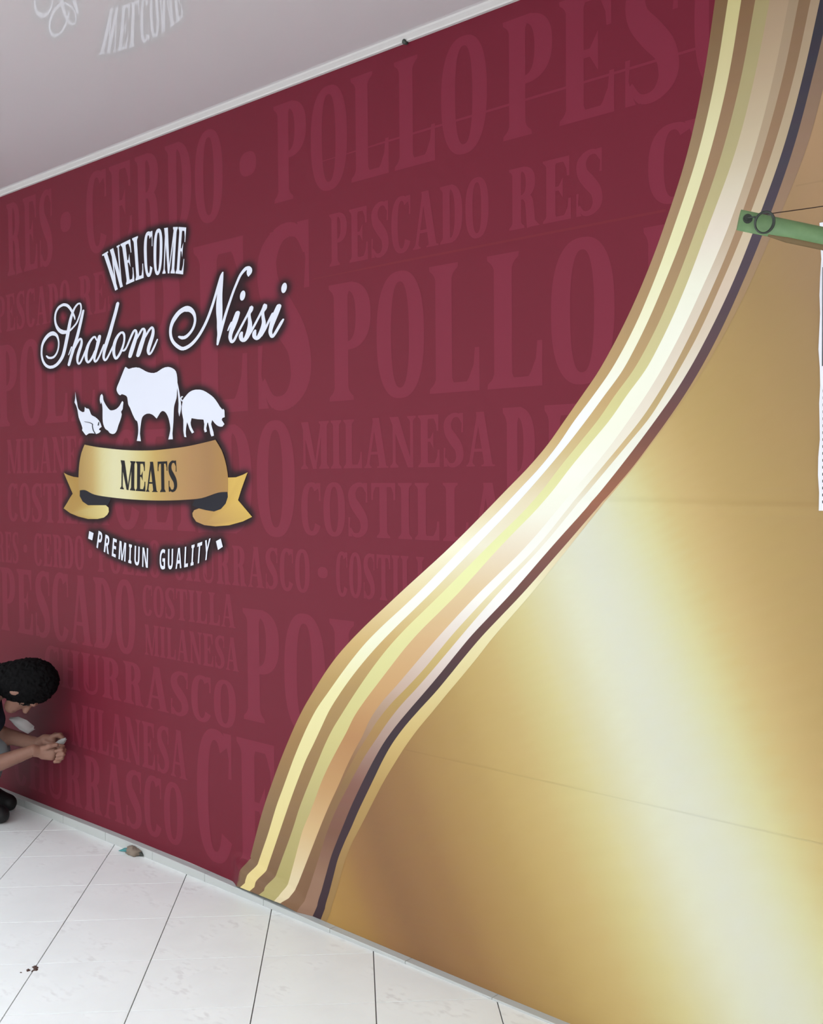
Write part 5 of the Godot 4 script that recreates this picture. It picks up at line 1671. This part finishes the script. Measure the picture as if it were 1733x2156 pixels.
	var brow := func(p: Vector3) -> float:
		var q := p - head
		return maxf((q.dot(fc) - 0.090 - 0.25 * q.dot(cr)) , -0.5)
	skin_field(st, [[head + cr * 0.012 - fc * 0.008, Vector3(0.124, 0.100, 0.090), hb, 0, 0], [head - cr * 0.07 - fc * 0.03, head - cr * 0.02 - fc * 0.02, 0.072, 0.080]], 0.006, 0.02, tuft, 0.011, brow)
	obj("hair", done(st), M.hair, root)
	# ---- clothes
	var folds := FastNoiseLite.new()
	folds.seed = 21
	folds.frequency = 9.0
	st = begin()
	skin_field(st, [[neck - r * 0.03, chest, 0.070, 0.142], [chest, pelvis, 0.142, 0.148], [neck - r * 0.02, rsh, 0.058, 0.075], [neck - r * 0.02, lsh, 0.058, 0.075], [back, chest, 0.084, 0.125], [belly, chest, 0.082, 0.115], [rsh, rsh.lerp(rel, 0.62), 0.074, 0.068], [lsh, lsh.lerp(lel, 0.62), 0.072, 0.062]], 0.014, 0.035, folds, 0.008)
	obj("shirt", done(st), M.shirt, root)
	st = begin()
	skin_field(st, [[pelvis, pelvis.lerp(chest, 0.12), 0.155, 0.150], [rhip, rkn, 0.100, 0.074], [rkn, ran + y * 0.03, 0.070, 0.055], [lhip, lkn, 0.100, 0.074], [lkn, lan + y * 0.03, 0.070, 0.055]], 0.014, 0.03, folds, 0.008)
	obj("trousers", done(st), M.trousers, root)
	for foot_ in [[ran, rto], [lan, lto]]:
		st = begin()
		var an: Vector3 = foot_[0]
		var to: Vector3 = foot_[1]
		var sole := func(p: Vector3) -> float: return 0.004 - p.y
		var heel := Vector3(an.x, 0.035, an.z) - r * 0.035
		skin_field(st, [[heel, to, 0.042, 0.036], [heel + y * 0.03, an, 0.042, 0.044], [an, to, 0.044, 0.034]], 0.008, 0.02, null, 0.0, sole)
		obj("shoe", done(st), M.shoe, root)
	# ---- what he works with
	paper_scrap([Vector3(-4.3633, 0.4685, 0.1993), Vector3(-4.3231, 0.4606, 0.19), Vector3(-4.3018, 0.4461, 0.1712), Vector3(-4.2991, 0.4208, 0.1428), Vector3(-4.2934, 0.4265, 0.1238)], 0.052, "crumpled white strip of backing paper lying over the crouched person's far forearm")
	paper_scrap([Vector3(-4.2028, 0.3645, 0.0777), Vector3(-4.1862, 0.3676, 0.0692), Vector3(-4.1698, 0.3769, 0.0606), Vector3(-4.1595, 0.389, 0.0506)], 0.026, "tiny torn white paper bit pinched between the crouched person's fingertips")


func paper_scrap(path: Array, wide: float, label: String) -> void:
	var at: Vector3 = path[0]
	var st := begin()
	st.set_smooth_group(0)
	var n := path.size()
	var rows: Array = []
	for i in n:
		var t: Vector3 = (path[mini(i + 1, n - 1)] - path[maxi(i - 1, 0)]).normalized()
		var s := t.cross(Vector3(-0.67, 0.0, -0.74)).normalized()
		if s.y < 0.0:
			s = -s
		var e := 1.0 - 0.75 * pow(absf(i / (n - 1.0) * 2.0 - 1.0), 2.2)
		var row: Array = []
		for j in 5:
			var c := j / 4.0 - 0.5
			row.append(path[i] - at + s * wide * e * c + Vector3(-0.67, 0.0, -0.74) * (wide * 0.28 * (c * c * 4.0 - 0.4) + 0.003 * sin(i * 2.3 + j * 1.7)))
		rows.append(row)
	for side in [1.0, -1.0]:
		for i in n - 1:
			for j in 4:
				var off: Vector3 = Vector3(0.67, 0.0, 0.74) * 0.0004 * side
				quad_facing(st, [rows[i][j] + off, rows[i][j + 1] + off, rows[i + 1][j + 1] + off, rows[i + 1][j] + off], off)
	var o := obj("paper_scrap", done(st), M.scrap, self, at)
	tag(o, label, "paper")
